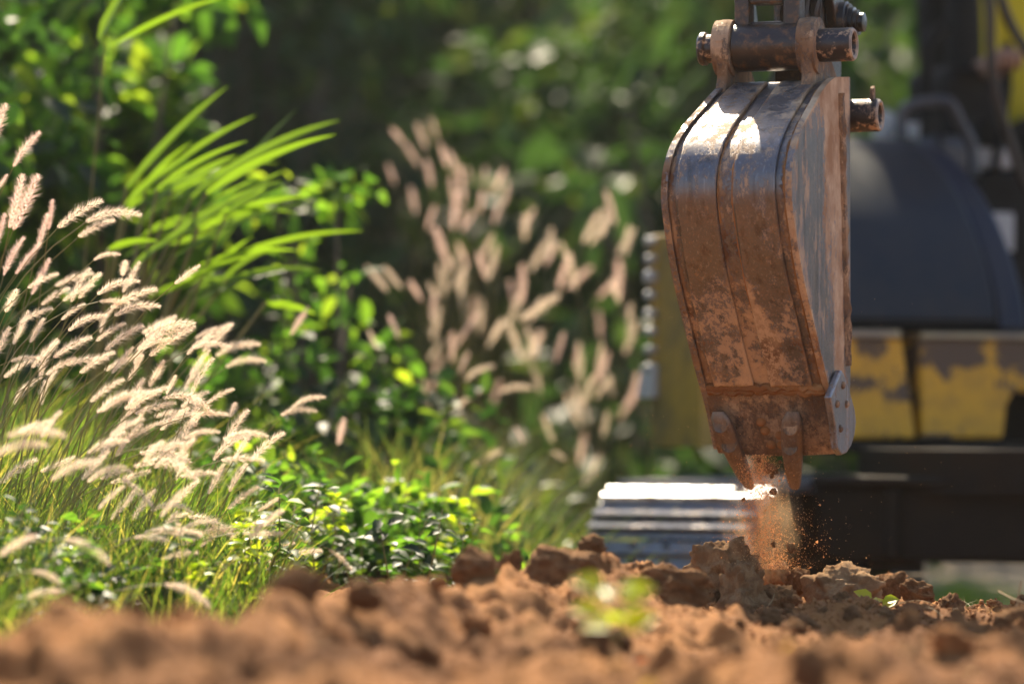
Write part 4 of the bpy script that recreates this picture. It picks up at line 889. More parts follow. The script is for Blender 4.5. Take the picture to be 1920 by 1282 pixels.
def shrub(name, loc, h, r, nleaf, ls, m, label, cat, seed, group=None, trunk=None, clumps=26, trunk_r=0.02, low=0.1, lean=(0, 0)):
    (V, F), C = shrub_mesh(seed, h, r, nleaf, ls, clumps, low=low)
    if trunk: V = V + np.array([*lean, trunk]); C = C + np.array([*lean, trunk])
    root = empty(name, loc); tag(root, label, cat, group)
    o = place('crown' if trunk else 'foliage', np_mesh('foliage', V, F, m), root, Matrix.Translation(loc))
    mb = MB(); rnd = random.Random(seed)
    if trunk:
        mb.tube([(0, 0, -0.1), (0.05 + lean[0] * 0.15, 0.03 + lean[1] * 0.2, trunk * 0.5), (lean[0] * 0.8, lean[1] * 0.8 - 0.05, trunk), (lean[0], lean[1], trunk + h * 0.6)], [trunk_r * 1.3, trunk_r, trunk_r * 0.8, trunk_r * 0.3], 9)
    for c in C[:16]:
        a = Vector((lean[0] * 0.55, lean[1] * 0.55, trunk * 0.85)) if trunk else Vector((rnd.uniform(-.06, .06), rnd.uniform(-.06, .06), -0.05)); b = Vector(c)
        mb.tube([a, a.lerp(b, 0.5) + Vector((rnd.uniform(-.1, .1) * r, rnd.uniform(-.1, .1) * r, 0.1 * r)), b], [trunk_r * 0.6, trunk_r * 0.4, trunk_r * 0.15], 5)
    me = mb.mesh('trunk' if trunk else 'stems', M_BARK, True); place('trunk' if trunk else 'stems', me, root, Matrix.Translation(loc))
    return root
def gl(x, y, dz=0.0): return (x, y, gz(x, y) + dz)

# left-hand bank shrubs
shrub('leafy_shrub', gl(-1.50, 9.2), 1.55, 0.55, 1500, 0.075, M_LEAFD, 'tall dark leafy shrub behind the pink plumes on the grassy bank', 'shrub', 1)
shrub('leafy_shrub', gl(-1.00, 9.9), 1.75, 0.45, 900, 0.10, M_LEAF, 'bright large-leaved shrub rising behind the broad-bladed grass clump', 'shrub', 2)
shrub('leafy_shrub', gl(-0.76, 9.0), 0.55, 0.36, 800, 0.06, M_LEAF, 'low leafy shrub at the foot of the broad-bladed grass clump', 'shrub', 3)
shrub('leafy_shrub', gl(-0.46, 9.3), 0.95, 0.20, 420, 0.05, M_LEAF, 'slender glossy-leaved shrub at the tips of the broad grass blades', 'shrub', 4)
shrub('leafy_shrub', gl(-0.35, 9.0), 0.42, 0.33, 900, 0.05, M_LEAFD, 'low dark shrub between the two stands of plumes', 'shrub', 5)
shrub('leafy_shrub', gl(-0.62, 7.9), 0.25, 0.34, 800, 0.045, M_LEAF, 'sunlit low weedy shrub behind the near plumes', 'shrub', 6)
shrub('leafy_shrub', gl(-0.30, 8.1), 0.20, 0.28, 620, 0.042, M_LEAF, 'sunlit low weedy shrub just behind the soil ridge', 'shrub', 7)
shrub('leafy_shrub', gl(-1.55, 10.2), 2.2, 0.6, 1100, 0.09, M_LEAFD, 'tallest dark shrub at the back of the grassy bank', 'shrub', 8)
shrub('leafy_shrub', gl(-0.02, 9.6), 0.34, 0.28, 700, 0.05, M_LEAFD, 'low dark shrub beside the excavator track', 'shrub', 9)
# background shrubs and trees
bgt = 'dark shrubs on the far bank'
for k, (x, y, h, r, m, lab) in enumerate([
    (-2.1, 12.6, 2.6, 1.0, M_LEAFB, 'broad dark shrub on the far bank behind the tallest shrub'), (-0.95, 13.4, 2.4, 0.8, M_LEAFB, 'dim shrub on the far bank behind the bright large-leaved shrub'),
    (0.15, 14.2, 2.3, 0.8, M_LEAFB, 'dark shrub on the far bank behind the tall pink plumes'), (0.75, 12.9, 2.3, 0.75, M_LEAFB, 'dark green shrub on the far bank beside the hanging bucket'),
    (2.2, 18.6, 3.2, 1.1, M_LEAFB, 'dark shrub behind the excavator handrail'), (3.6, 18.8, 3.3, 1.2, M_LEAFB, 'dark shrub behind the operator'), (0.25, 12.0, 0.8, 0.5, M_LEAFB, 'low dim shrub at the foot of the far bank'),
    (-0.35, 16.2, 2.7, 0.9, M_LEAFB, 'far dim shrub behind the tall pink plumes'), (0.55, 16.0, 2.9, 0.9, M_LEAFB, 'far green shrub behind the strap-leaved plant'), (1.25, 17.2, 3.0, 0.9, M_LEAFB, 'far green shrub behind the bucket pins'), (-1.3, 16.0, 2.8, 0.9, M_LEAFB, 'far dim shrub behind the broad grass clump')]):
    shrub('bank_shrub', gl(x, y), h, r, int(900 * r * h), 0.12, m, lab, 'shrub', 40 + k, bgt)
for k, (x, y, tr, h, r, lab, lean) in enumerate([(1.15, 15.4, 7.3, 2.6, 1.15, 'tall tree on the far bank whose crown shades the excavator', (0.2, 0.3)), (-3.4, 21.6, 6.0, 3.6, 1.7, 'tall tree standing back on the far bank behind the dark shrubs', (0.3, 0)),
                                         (1.9, 21.4, 5.0, 4.5, 1.8, 'tall tree on the far bank behind the bucket', (0, 0)), (3.6, 17.2, 5.0, 4.5, 2.3, 'tall tree on the far bank behind the operator', (0, 0)), (2.7, 15.8, 5.6, 3.2, 1.4, 'slim tree on the far bank behind the excavator', (0.3, 0)), (-7.6, 18.0, 4.5, 4.0, 2.0, 'tall tree standing apart beyond the grassy bank', (0, 0)), (-3.7, 15.2, 5.0, 3.0, 1.2, 'unseen tall tree added behind the tallest shrub to dapple the grassy bank', (0.2, 0))]):  # last tree is added out of view, to dapple the grassy bank
    shrub('bank_tree', gl(x, y), h, r, 2600, 0.24, M_LEAFB, lab, 'tree', 60 + k, 'trees on the far bank', trunk=tr, clumps=40, trunk_r=0.12, low=0.0, lean=lean)
rg = np.random.default_rng(88); n = 9000
bx = rg.uniform(-5, 6, n); by = rg.uniform(14.3, 18.0, n) + 5.0 * sstep(-1.2, 0.0, bx); bz = ground_z(bx, by)
dirs = rg.normal(size=(n, 3)) * np.array([1, 0.6, 0.8]) + np.array([0, -0.6, 0.1]); L_ = rg.uniform(0.08, 0.2, n)
V, F = leaf_verts(np.stack([bx, by - 0.1 * rg.random(n), bz + 0.12 * rg.random(n)], 1), dirs, L_, L_ * rg.uniform(0.4, 0.7, n), rg, np.tile([0, -0.5, 1.0], (n, 1)) + rg.normal(size=(n, 3)) * 0.5)
tag(link(bpy.data.objects.new('ground_cover', np_mesh('ground_cover', V, F, M_LEAFB))), 'dark leafy ground cover hanging over the far bank', 'ground cover', kind='stuff')
# broad-bladed grass clump: each blade a part
def blade_mesh(p0, p1, sag, width, twist=0.0, n=10):
    p0, p1 = Vector(p0), Vector(p1); d = p1 - p0; ln = d.length
    view = Vector((0, -1, 0)); s = d.normalized().cross(view); s = s.normalized() if s.length > 0.1 else Vector((0, 0, 1))
    s = Quaternion(d.normalized(), twist) @ s; nrm = s.cross(d.normalized())
    vs = []; fs = []
    for i in range(n + 1):
        t = i / n; c = p0 + d * t + Vector((0, 0, 1)) * (sag * ln * (4 * t * (1 - t)))
        w = width * 0.5 * min(1, 0.35 + 3.2 * t) * (1 - t ** 2.4) ** 0.8
        vs += [tuple(c + s * w + nrm * w * 0.35), tuple(c), tuple(c - s * w + nrm * w * 0.35)]
    for i in range(n):
        a = 3 * i; fs += [(a, a + 1, a + 4, a + 3), (a + 1, a + 2, a + 5, a + 4)]
    mb = MB(); mb.v = vs; mb.f = fs
    return mb
clump_loc = gl(-0.86, 8.3)
CL = empty('broad_grass_clump', clump_loc); tag(CL, 'clump of broad bright green grass blades leaning towards the excavator', 'grass clump')
blades = [((237, 352), (430, 160), .04), ((273, 352), (481, 216), .05), ((294, 355), (466, 264), .05), ((323, 358), (445, 291), .04), ((359, 370), (640, 225), .06), ((387, 363), (632, 252), .06), ((240, 392), (360, 334), .05), ((370, 424), (535, 320), .05), ((423, 402), (535, 349), .05),
          ((373, 431), (574, 368), .06), ((294, 467), (531, 338), .05), ((395, 499), (684, 433), .06), ((427, 524), (606, 508), .06), ((204, 467), (300, 452), .06), ((355, 550), (502, 517), .06), ((499, 567), (594, 590), .05), ((247, 506), (323, 445), .05), ((300, 430), (560, 400), .08), ((330, 480), (600, 380), .07), ((350, 510), (560, 470), .08), ((260, 420), (420, 330), .05), ((320, 545), (470, 480), .06), ((370, 560), (590, 500), .05), ((210, 85), (440, -10), .05), ((186, 75), (242, -30), .02)]
rb_ = random.Random(4)
for k in range(26):
    u0, v0 = rb_.uniform(225, 420), rb_.uniform(350, 560); an = rb_.uniform(0.15, 0.85); l = rb_.uniform(90, 230)
    blade_mesh(P(u0, v0, 8.35), P(u0 + l * math.cos(an), v0 - l * math.sin(an), 8.35 + rb_.uniform(-.15, .2)), rb_.uniform(0.03, 0.10), rb_.uniform(0.007, 0.015), rb_.uniform(-1.1, 1.1)).build('blade', M_BLADE, CL, True)
for k, (a, b, sg) in enumerate(blades):
    dd = 8.25 + 0.12 * math.sin(k * 2.3); w = (0.017 + 0.004 * math.sin(k * 5.1)) if k < 23 else (0.014 if k == 23 else 0.034)
    blade_mesh(P(*a, dd), P(*b, dd + 0.10 * math.cos(k * 1.7)), sg, w, 0.9 * math.sin(k * 3.1)).build('blade', M_BLADE, CL, True)
cs = MB()
for k, (a, b, sg) in enumerate(blades[:23]):
    q = P(*a, 8.25 + 0.12 * math.sin(k * 2.3)); g = Vector(clump_loc) + Vector((0.1 * math.sin(k), 0.08 * math.cos(2 * k), 0)); cs.tube([g, g.lerp(q, 0.55) + Vector((-0.05, 0, 0.06)), q], [0.005, 0.004, 0.003], 5)
q = P(198, 80, 8.3); cs.tube([Vector(clump_loc), Vector(clump_loc).lerp(q, 0.5) + Vector((-0.06, 0, 0.05)), q], [0.003, 0.0025, 0.002], 5)
cs.build('culms', M_STEM, CL, True)
# drooping strap leaves on the far bank
SL = empty('strap_leaf_plant', gl(0.45, 12.2)); tag(SL, 'plant with long pale drooping strap leaves on the far bank beside the bucket', 'plant')
for k, (a, b) in enumerate([((1150, 340), (1185, 520)), ((1110, 420), (1115, 520)), ((1130, 330), (1075, 460)), ((1210, 130), (1290, 20)), ((1140, 200), (1220, 60)), ((1230, 230), (1330, 120)), ((1090, 150), (1150, 30)), ((1180, 380), (1230, 500)), ((1000, 60), (1080, -20))]):
    blade_mesh(P(*a, 12.0 + 0.1 * k), P(*b, 12.0 + 0.1 * k), 0.06, 0.05, 0.3 * k).build('strap_leaf', M_LEAFB, SL, True)
sm_ = MB(); g = Vector(gl(0.45, 12.2)); sm_.tube([g, g + Vector((-0.05, 0, 0.7)), P(1130, 330, 12.2)], [0.02, 0.015, 0.01], 6); sm_.tube([g, g + Vector((0.05, 0.1, 0.8)), P(1180, 200, 12.5)], [0.02, 0.015, 0.01], 6); sm_.build('stalk', M_BARK, SL, True)

# loose grass (uncountable)
def grass(name, x, y, ln, lean, width, m, label, rng, bend=0.5):
    n = len(x); z = ground_z(x, y); p0 = np.stack([x, y, z - 0.01], 1)
    az = rng.uniform(0, 2 * np.pi, n); dirh = np.stack([np.cos(az), np.sin(az), 0 * az], 1) * rng.uniform(0.1, 1.25, n)[:, None] + np.array(lean)[None]
    side = np.cross(dirh + 1e-3, [0, 0, 1.0]); side += rng.normal(size=(n, 3)) * 0.4; side /= np.linalg.norm(side, axis=1)[:, None]
    rows = []
    for t in (0, 0.35, 0.7, 1.0):
        c = p0 + np.array([0, 0, 1.0]) * (ln * t * (1 - 0.30 * bend * t))[:, None] + dirh * (ln * (0.25 * t + bend * t * t))[:, None]
        w = width * (1 - t ** 2)
        rows += [c + side * (w * 0.5)[:, None], c - side * (w * 0.5)[:, None]] if t < 1 else [c]
    V = np.stack(rows, 1); f = [(0, 1, 3), (0, 3, 2), (2, 3, 5), (2, 5, 4), (4, 5, 6)]
    F = (np.array(f)[None] + 7 * np.arange(n)[:, None, None]).reshape(-1, 3)
    return tag(link(bpy.data.objects.new(name, np_mesh(name, V.reshape(-1, 3), F, m))), label, 'grass', kind='stuff')
rng = np.random.default_rng(21)
n = 19000; y = rng.uniform(5.75, 8.4, n); uu = rng.uniform(-260, 560, n) - rng.random(n) * 90; x = (uu - CU) / FPX * y
kp = y > np.interp(uu, [-300, 0, 200, 430, 550, 620], [5.6, 5.75, 5.85, 6.1, 6.5, 7.0]); kp &= (y > 6.35) | (rng.random(len(y)) < 0.35)
x, y = x[kp], y[kp]; n = len(x)
grass('bank_grass', x, y, rng.uniform(0.35, 1.0, n) * np.interp(y, [5.7, 6.3, 6.8, 7.2, 8.4], [0.10, 0.20, 0.29, 0.38, 0.52]) * np.interp((x / y * FPX + CU), [-300, 0, 350, 600], [1.25, 1.2, 0.9, 0.5]), (0.15, -0.02, 0), rng.uniform(0.002, 0.0050, n) * np.where(rng.random(n) < 0.08, 2.0, 1), M_GRASS, 'tangle of fine green grass filling the bank around the near plumes', rng)
n = 15000; y = rng.uniform(8.3, 11.8, n); uu = rng.uniform(380, 1235, n); x = (uu - CU) / FPX * y
grass('back_grass', x, y, rng.uniform(0.10, 0.50, n) * np.interp(uu, [480, 800, 1000, 1235], [0.6, 1.0, 1.05, 0.85]), (0.05, 0, 0), rng.uniform(0.003, 0.008, n), M_GRASSB, 'dim blurred grass between the plumes and the far bank', rng)
n = 1500; y = rng.uniform(12.3, 14.5, n); uu = rng.normal(1800, 60, n); x = (uu - CU) / FPX * y
grass('far_tuft_grass', x, y, rng.uniform(0.04, 0.12, n), (0, 0, 0), rng.uniform(0.003, 0.006, n), M_BLADE, 'bright grass tuft on the ground behind the soil heap', rng)

# leafy weeds among the grass
weed_me = []
for k in range(5):
    rg = np.random.default_rng(500 + k); nl = 26
    hgt = 0.24; t = rg.uniform(0.1, 1, nl); az = rg.uniform(0, 6.28, nl)
    pos = np.stack([0.03 * t * np.cos(k) + 0.01 * rg.normal(size=nl), 0.01 * rg.normal(size=nl), hgt * t], 1)
    dirs = np.stack([np.cos(az), np.sin(az), rg.uniform(-0.2, 0.6, nl)], 1); L_ = rg.uniform(0.025, 0.055, nl)
    V, F = leaf_verts(pos + dirs * 0.012, dirs, L_, L_ * rg.uniform(0.5, 0.8, nl), rg, np.tile([0, 0, 1.0], (nl, 1)) + rg.normal(size=(nl, 3)) * 0.3, 0.3)
    st = MB().tube([(0, 0, 0), (0.012, 0, hgt * 0.5), (0.03 * math.cos(k), 0, hgt)], [0.003, 0.0022, 0.001], 5)
    weed_me.append((np_mesh('leaves', V, F, (M_LEAF, M_LEAFD, M_LEAFD, M_LEAF, M_SPROUT)[k]), st.mesh('stem', M_STEM, True)))
rnd = random.Random(9)
for k in range(136):
    if k < 50: y = rnd.uniform(6.2, 7.9); u = rnd.uniform(-60, 520)
    elif k < 90: y = rnd.uniform(7.3, 8.9); u = rnd.uniform(380, 900)
    else: y = rnd.uniform(6.0, 7.0); u = rnd.uniform(-80, 260)
    x = (u - CU) / FPX * y; s = rnd.uniform(0.45, 1.0) * (1.0 if u > 400 else 0.8); lv, st = weed_me[rnd.randrange(5) if k < 90 else rnd.choice([0, 1, 2])]  # nearest weeds get mostly darker leaves in place of shade
    root = empty('leafy_weed', gl(x, y)); root.rotation_euler = (rnd.uniform(-.2, .2), rnd.uniform(-.1, .3), rnd.uniform(0, 6.3)); root.scale = (s, s, s)
    for nm, me in (('leaves', lv), ('stem', st)):
        o = link(bpy.data.objects.new(nm, me)); o.parent = root
    if k < 50 or k >= 90: tag(root, 'leafy green weed growing among the grass of the near plumes', 'weed', 'weeds among the near plumes')
    else: tag(root, 'leafy green weed growing just behind the soil ridge', 'weed', 'weeds behind the soil ridge')

# ------------------------------------------------------------------ foxtail plumes
def plume_mesh(seed, sag, m, nb=520):
    rg = np.random.default_rng(seed)
    def ctr(t): return np.stack([t, 0 * t, 4 * sag * t * (1 - t)], -1)
    def tan(t): q = np.stack([np.ones_like(t), 0 * t, 4 * sag * (1 - 2 * t)], -1); return q / np.linalg.norm(q, axis=-1)[:, None]
    t = rg.random(nb); a = rg.uniform(0, 2 * np.pi, nb); T = tan(t); Nn = np.stack([-T[:, 2], 0 * t, T[:, 0]], 1); Bn = np.tile([0, 1.0, 0], (nb, 1))
    rad = Nn * np.cos(a)[:, None] + Bn * np.sin(a)[:, None]; env = np.clip(np.sin(np.pi * np.clip(t * 0.93 + 0.05, 0, 1)) ** 0.45, 0.25, 1)
    c = ctr(t) + rad * (0.03 * env)[:, None]
    d = rad * rg.uniform(0.6, 1.0, nb)[:, None] + T * rg.uniform(0.5, 1.1, nb)[:, None] + rg.normal(size=(nb, 3)) * 0.12; d /= np.linalg.norm(d, axis=1)[:, None]
    ln = rg.uniform(0.06, 0.22, nb) * env; s = np.cross(d, rg.normal(size=(nb, 3))); s /= np.linalg.norm(s, axis=1)[:, None]
    w = 0.0030
    V = np.stack([c + s * w, c - s * w, c + d * ln[:, None]], 1).reshape(-1, 3); F = np.arange(3 * nb).reshape(-1, 3)
    # seeds: small diamonds hugging the axis
    ns = 56; t = np.linspace(0.01, 0.97, ns); a = np.arange(ns) * 2.4; T = tan(t); Nn = np.stack([-T[:, 2], 0 * t, T[:, 0]], 1); Bn = np.tile([0, 1.0, 0], (ns, 1))
    rad = Nn * np.cos(a)[:, None] + Bn * np.sin(a)[:, None]; env = np.clip(np.sin(np.pi * np.clip(t * 0.93 + 0.05, 0, 1)) ** 0.5, 0.2, 1); c = ctr(t) + rad * (0.028 * env)[:, None]
    d = T * 0.85 + rad * 0.5; s = np.cross(d, rad); s /= np.linalg.norm(s, axis=1)[:, None]
    V2 = np.stack([c - d * 0.012, c + s * 0.013, c - s * 0.013, c + rad * 0.016, c + d * 0.048], 1).reshape(-1, 3)
    F2 = (np.array([(0, 1, 3), (0, 3, 2), (1, 4, 3), (3, 4, 2)])[None] + 5 * np.arange(ns)[:, None, None]).reshape(-1, 3) + len(V)
    return np_mesh('seed_head', np.concatenate([V, V2]), np.concatenate([F, F2]), m)
SAGS = [0.0, 0.05, 0.11, 0.18]
PL = {('c', k): plume_mesh(700 + k, s, M_PLUME) for k, s in enumerate(SAGS)}
PL.update({('p', k): plume_mesh(720 + k, s, M_PLUMEP) for k, s in enumerate(SAGS)})
rnd = random.Random(31)
def foxtail(ub, vb, ut, vt, d, sag=1, kind='c', label=None, group=None, thick=1.0, dt=None):
    a = P(ub, vb, d); b = P(ut, vt, d + (rnd.uniform(-0.03, 0.03) if dt is None else dt))
    ch = b - a; ln = ch.length; x = ch.normalized(); up = Vector((0, 0, 1)) if abs(x.z) < 0.93 else Vector((-1, 0, 0.3))
    z = (up - x * up.dot(x)).normalized(); y = z.cross(x); k = (0.55 * ln + 0.45 * 0.095) * thick * rnd.choice([0.6, 0.8, 0.95, 1.0, 1.1, 1.25])
    s = SAGS[sag]; tan0 = (x + z * 4 * s).normalized()
    drop = rnd.uniform(0.02, 0.10) + 0.15 * abs(x.x)
    gx_, gy_ = a.x - (drop if tan0.x > -0.1 else -drop * 0.4), d + rnd.uniform(-0.05, 0.12); g = Vector(gl(gx_, gy_, -0.01))
    root = empty('foxtail_stalk', g); tag(root, label, 'grass stalk', group)
    h = (a - g).length; c1 = a - tan0 * h * 0.45; 
    pts = [(g * (1 - t) ** 2 + c1 * (2 * t * (1 - t)) + a * t * t) for t in [i / 9 for i in range(10)]]
    MB().tube(pts, [0.0016 - 0.0007 * i / 9 for i in range(10)], 4).build('stem', M_STEM, root, True)
    mw = Matrix(((x.x * ln, y.x * k, z.x * ln, a.x), (x.y * ln, y.y * k, z.y * ln, a.y), (x.z * ln, y.z * k, z.z * ln, a.z), (0, 0, 0, 1)))
    # keep the cross-section from shrinking with length: z column carries both sag (ln) and radius; close enough
    place('seed_head', PL[(kind, sag)], root, mw)
LN = ('arching cream foxtail plume in the sunlit stand on the near bank', 'cream plumes on the near bank')
LP = ('upright pinkish foxtail plume at the back of the near bank', 'pinkish plumes on the near bank')
LF = ('short foxtail plume drooping low over the edge of the soil ridge', 'plumes along the soil ridge')
LM = ('blurred foxtail plume in the stand between the bank and the bucket', 'plumes in the middle stand')
LT = ('tall pink blurred foxtail plume in the tuft against the dark far bank', 'tall plumes against the far bank')
pink = [(25, 313, 75, 248, 1), (18, 428, 43, 327, 0), (25, 431, 72, 327, 0), (91, 431, 99, 374, 0), (7, 517, 45, 445, 1), (29, 514, 75, 456, 0), (-8, 360, 14, 327, 0), (-10, 470, 10, 400, 0), (-30, 300, 12, 195, 0), (59, 553, 93, 485, 0), (70, 470, 90, 400, 0), (545, 628, 578, 575, 0), (634, 833, 645, 784, 0)]
for q in pink: foxtail(*q[:4], 7.25 if q[0] < 400 else 8.2, q[4], 'p', *LP, thick=1.15)
near = [(108, 428, 192, 376, 1, 7.1), (161, 417, 265, 404, 2, 7.3), (147, 445, 215, 413, 1, 7.3), (176, 488, 226, 478, 2, 7.2), (133, 567, 169, 503, 1, 7.1), (183, 553, 262, 528, 2, 7.0), (208, 578, 294, 542, 1, 7.0), (215, 593, 301, 575, 2, 6.95), (11, 585, 32, 542, 0, 7), (273, 632, 366, 607, 2, 6.95), (230, 517, 236, 488, 0, 7.3), (129, 621, 201, 592, 2, 6.9),
    (197, 657, 269, 610, 1, 6.9), (258, 657, 366, 614, 2, 6.92), (280, 668, 359, 617, 1, 6.95), (240, 714, 269, 664, 0, 6.95), (280, 725, 308, 675, 0, 6.95), (312, 739, 330, 703, 0, 6.95), (359, 739, 400, 671, 1, 6.95), (387, 757, 439, 729, 1, 6.92), (305, 747, 398, 775, 3, 6.85), (301, 807, 355, 764, 1, 6.9), (420, 836, 466, 768, 1, 6.95), (470, 865, 533, 811, 1, 6.95), (441, 858, 470, 811, 0, 7.0), (391, 926, 420, 868, 0, 6.92), (430, 922, 463, 868, 1, 6.92), (427, 955, 486, 912, 1, 6.9), (430, 1012, 491, 976, 1, 6.9), (484, 958, 527, 930, 0, 6.95), (549, 764, 610, 745, 2, 7.5), (527, 779, 594, 772, 2, 7.5),
    (14, 818, 122, 818, 2, 6.0), (-8, 854, 90, 836, 2, 6.0), (97, 901, 190, 865, 2, 6.2), (183, 775, 280, 736, 2, 6.6), (169, 754, 233, 711, 1, 6.7), (165, 904, 237, 876, 2, 6.5), (251, 876, 370, 901, 3, 6.6), (262, 851, 359, 869, 2, 6.8), (230, 897, 287, 951, 1, 6.7), (283, 958, 362, 962, 3, 6.7), (352, 969, 438, 1008, 2, 6.75), (305, 987, 352, 962, 1, 6.8), (100, 671, 172, 632, 1, 6.8), (86, 703, 143, 671, 1, 6.8), (25, 646, 54, 582, 0, 6.9), (57, 642, 82, 596, 0, 6.9), (423, 689, 499, 678, 2, 7.7), (405, 668, 488, 646, 2, 7.7), (366, 635, 409, 614, 1, 7.6), (251, 797, 276, 761, 0, 6.9), (432, 782, 441, 754, 0, 7.2), (330, 900, 352, 850, 0, 7.0), (365, 800, 372, 745, 0, 7.1), (148, 560, 190, 512, 1, 7.1), (115, 600, 160, 570, 1, 7.0), (180, 640, 236, 606, 1, 6.95), (150, 700, 215, 660, 1, 6.8), (60, 690, 110, 640, 1, 6.8), (210, 700, 250, 650, 0, 6.9), (320, 850, 340, 800, 0, 7.1), (200, 830, 250, 790, 1, 6.9)]
for q in near: foxtail(*q[:4], q[5], q[4], 'c', *LN, thick=1.25)
for k in range(74):
    u = rnd.uniform(-20, 380) if k < 52 else rnd.uniform(180, 470); v = rnd.uniform(520, 800) if k < 30 else rnd.uniform(760, 1030); a = rnd.uniform(-0.1, 1.2); l = rnd.uniform(55, 85)
    foxtail(u, v, u + l * math.cos(a), v - l * math.sin(a), rnd.uniform(6.9, 7.5) if k < 30 else rnd.uniform(6.4, 6.9), rnd.choice([0, 1, 1, 2]), 'c', *LN, thick=1.25)
low = [(121, 1011, 205, 1059, 2, 6.0), (0, 1041, 66, 1005, 1, 5.95), (60, 1071, 115, 1096, 2, 5.95), (48, 1120, 109, 1108, 1, 5.95), (121, 1108, 169, 1090, 1, 6), (308, 1096, 393, 1138, 2, 6.2), (502, 1038, 553, 1017, 1, 6.95), (538, 1044, 604, 1032, 1, 6.95), (435, 1059, 508, 1053, 1, 6.8), (532, 978, 580, 1023, 1, 7.6), (616, 1029, 659, 1068, 1, 7.4), (653, 1032, 722, 1029, 0, 8.2), (270, 1000, 360, 1010, 2, 6.5), (400, 1050, 440, 1085, 1, 6.7), (300, 1050, 370, 1035, 1, 6.5)]
for q in low: foxtail(*q[:4], q[5], q[4], 'c', *LF, thick=1.35)
mid = [(852, 935, 909, 917, 2, 9), (804, 975, 864, 951, 1, 8.8), (852, 990, 900, 978, 2, 9), (864, 1005, 921, 1023, 2, 8.9), (785, 1029, 864, 1017, 2, 8.6), (822, 935, 868, 958, 2, 8.8), (873, 713, 926, 687, 2, 9.2), (937, 736, 997, 728, 2, 9.3), (860, 762, 900, 732, 1, 9.2), (748, 635, 729, 590, 0, 9), (707, 653, 690, 616, 0, 9), (1008, 668, 986, 612, 0, 9.5), (922, 631, 948, 601, 0, 9.5), (974, 601, 1049, 552, 0, 9.6), (1042, 680, 1057, 623, 0, 9.7), (1079, 691, 1087, 646, 0, 9.8), (1117, 747, 1147, 709, 1, 9.8), (1090, 765, 1112, 706, 0, 9.8), (914, 526, 933, 459, 0, 10), (843, 504, 815, 425, 0, 10), (877, 500, 858, 455, 0, 10), (727, 545, 688, 500, 0, 9.6), (753, 541, 720, 500, 0, 9.6), (790, 563, 768, 526, 0, 9.6), (822, 560, 802, 530, 0, 9.6), (810, 600, 815, 545, 0, 9.7), (862, 700, 877, 661, 0, 9.3), (882, 880, 940, 845, 1, 9.0), (965, 800, 982, 830, 0, 9), (1060, 860, 1036, 846, 0, 9.4), (1130, 820, 1140, 770, 0, 9.8)]
for q in mid: foxtail(*q[:4], q[5], q[4], rnd.choice('ccp'), *LM, thick=1.0)
for k in range(64):
    u = rnd.uniform(800, 1200); v = rnd.gauss(740, 80) if k % 2 else rnd.gauss(520, 70); a = rnd.uniform(0.9, 2.0); l = rnd.uniform(45, 75)
    foxtail(u, v, u + l * math.cos(a), v - l * math.sin(a), rnd.uniform(9.6, 10.6), 0, rnd.choice('ccp'), *LM, thick=0.95)
top = [(757, 270, 735, 241), (786, 313, 760, 270), (800, 280, 782, 232), (819, 262, 808, 222), (840, 315, 826, 270), (866, 335, 840, 284), (870, 378, 862, 312), (884, 346, 879, 316), (906, 350, 910, 314), (921, 365, 946, 317), (740, 345, 728, 308), (945, 385, 952, 340), (850, 375, 846, 330), (900, 400, 905, 355), (810, 350, 800, 300), (925, 420, 940, 375), (980, 430, 1002, 390), (870, 430, 866, 385), (780, 400, 770, 350), (1060, 540, 1110, 500), (1120, 560, 1160, 520)]
for q in top: foxtail(*q, 10.4 + rnd.uniform(-.2, .2), 0, 'p', *LT, thick=1.05)

# ------------------------------------------------------------------ foreground sprouts, litter, twigs
def sprout(loc, n, ls, m, label, seed, name='sprout', h=0.03):
    rg = np.random.default_rng(seed); root = empty(name, loc); tag(root, label, 'seedling')
    for k in range(n):
        a = k * 2.4 + rg.uniform(-.3, .3); d = np.array([[math.cos(a), math.sin(a), rg.uniform(0.0, 0.7)]]); L_ = np.array([ls * rg.uniform(0.7, 1.2)]); z = h * (0.4 + 0.6 * k / n)
        V, F = leaf_verts(np.array([[loc[0], loc[1], loc[2] + z]]) + d * ls * 0.3, d, L_, L_ * 0.75, rg, np.array([[0, -0.75, 0.8]]), 0.2)
        place('leaf', np_mesh('leaf', V, F, m), root)
        if k == 0:
            MB().tube([Vector(loc) - Vector((0, 0, 0.01)), Vector(loc) + Vector((0.004, 0, h * 0.5)), Vector(loc) + Vector((0, 0, h))], [0.0022, 0.0018, 0.0012], 5).build('stem', M_STEM, root, True)
        MB().tube([Vector((loc[0], loc[1], loc[2] + z)), Vector(V[0])], 0.0009, 4).build('leaf_stalk', M_STEM, root, True)
    return root
q = P(1645, 1150, 6.85); sprout((q.x, q.y, gz(q.x, q.y)), 7, 0.032, M_SPROUT, 'small green sprout with notched leaves below the largest cracked clod', 5, h=0.03)
q = P(1598, 1160, 6.85); sprout((q.x, q.y, gz(q.x, q.y)), 4, 0.016, M_SPROUT, 'tiny green seedling beside the small sprout', 6, h=0.018)
q = P(1150, 1125, 4.9); g_ = gz(q.x, q.y); sprout((q.x, q.y, g_), 11, 0.046, M_SPROUT, 'blurred yellow-green seedling in front of the long angular clod', 7, h=max(0.06, q.z - g_ + 0.02))
q = P(1260, 1235, 5.0); sprout((q.x, q.y, gz(q.x, q.y)), 5, 0.03, M_LITTER_Y, 'faded yellow seedling among the fallen leaves', 8, h=0.02)
rnd = random.Random(77)
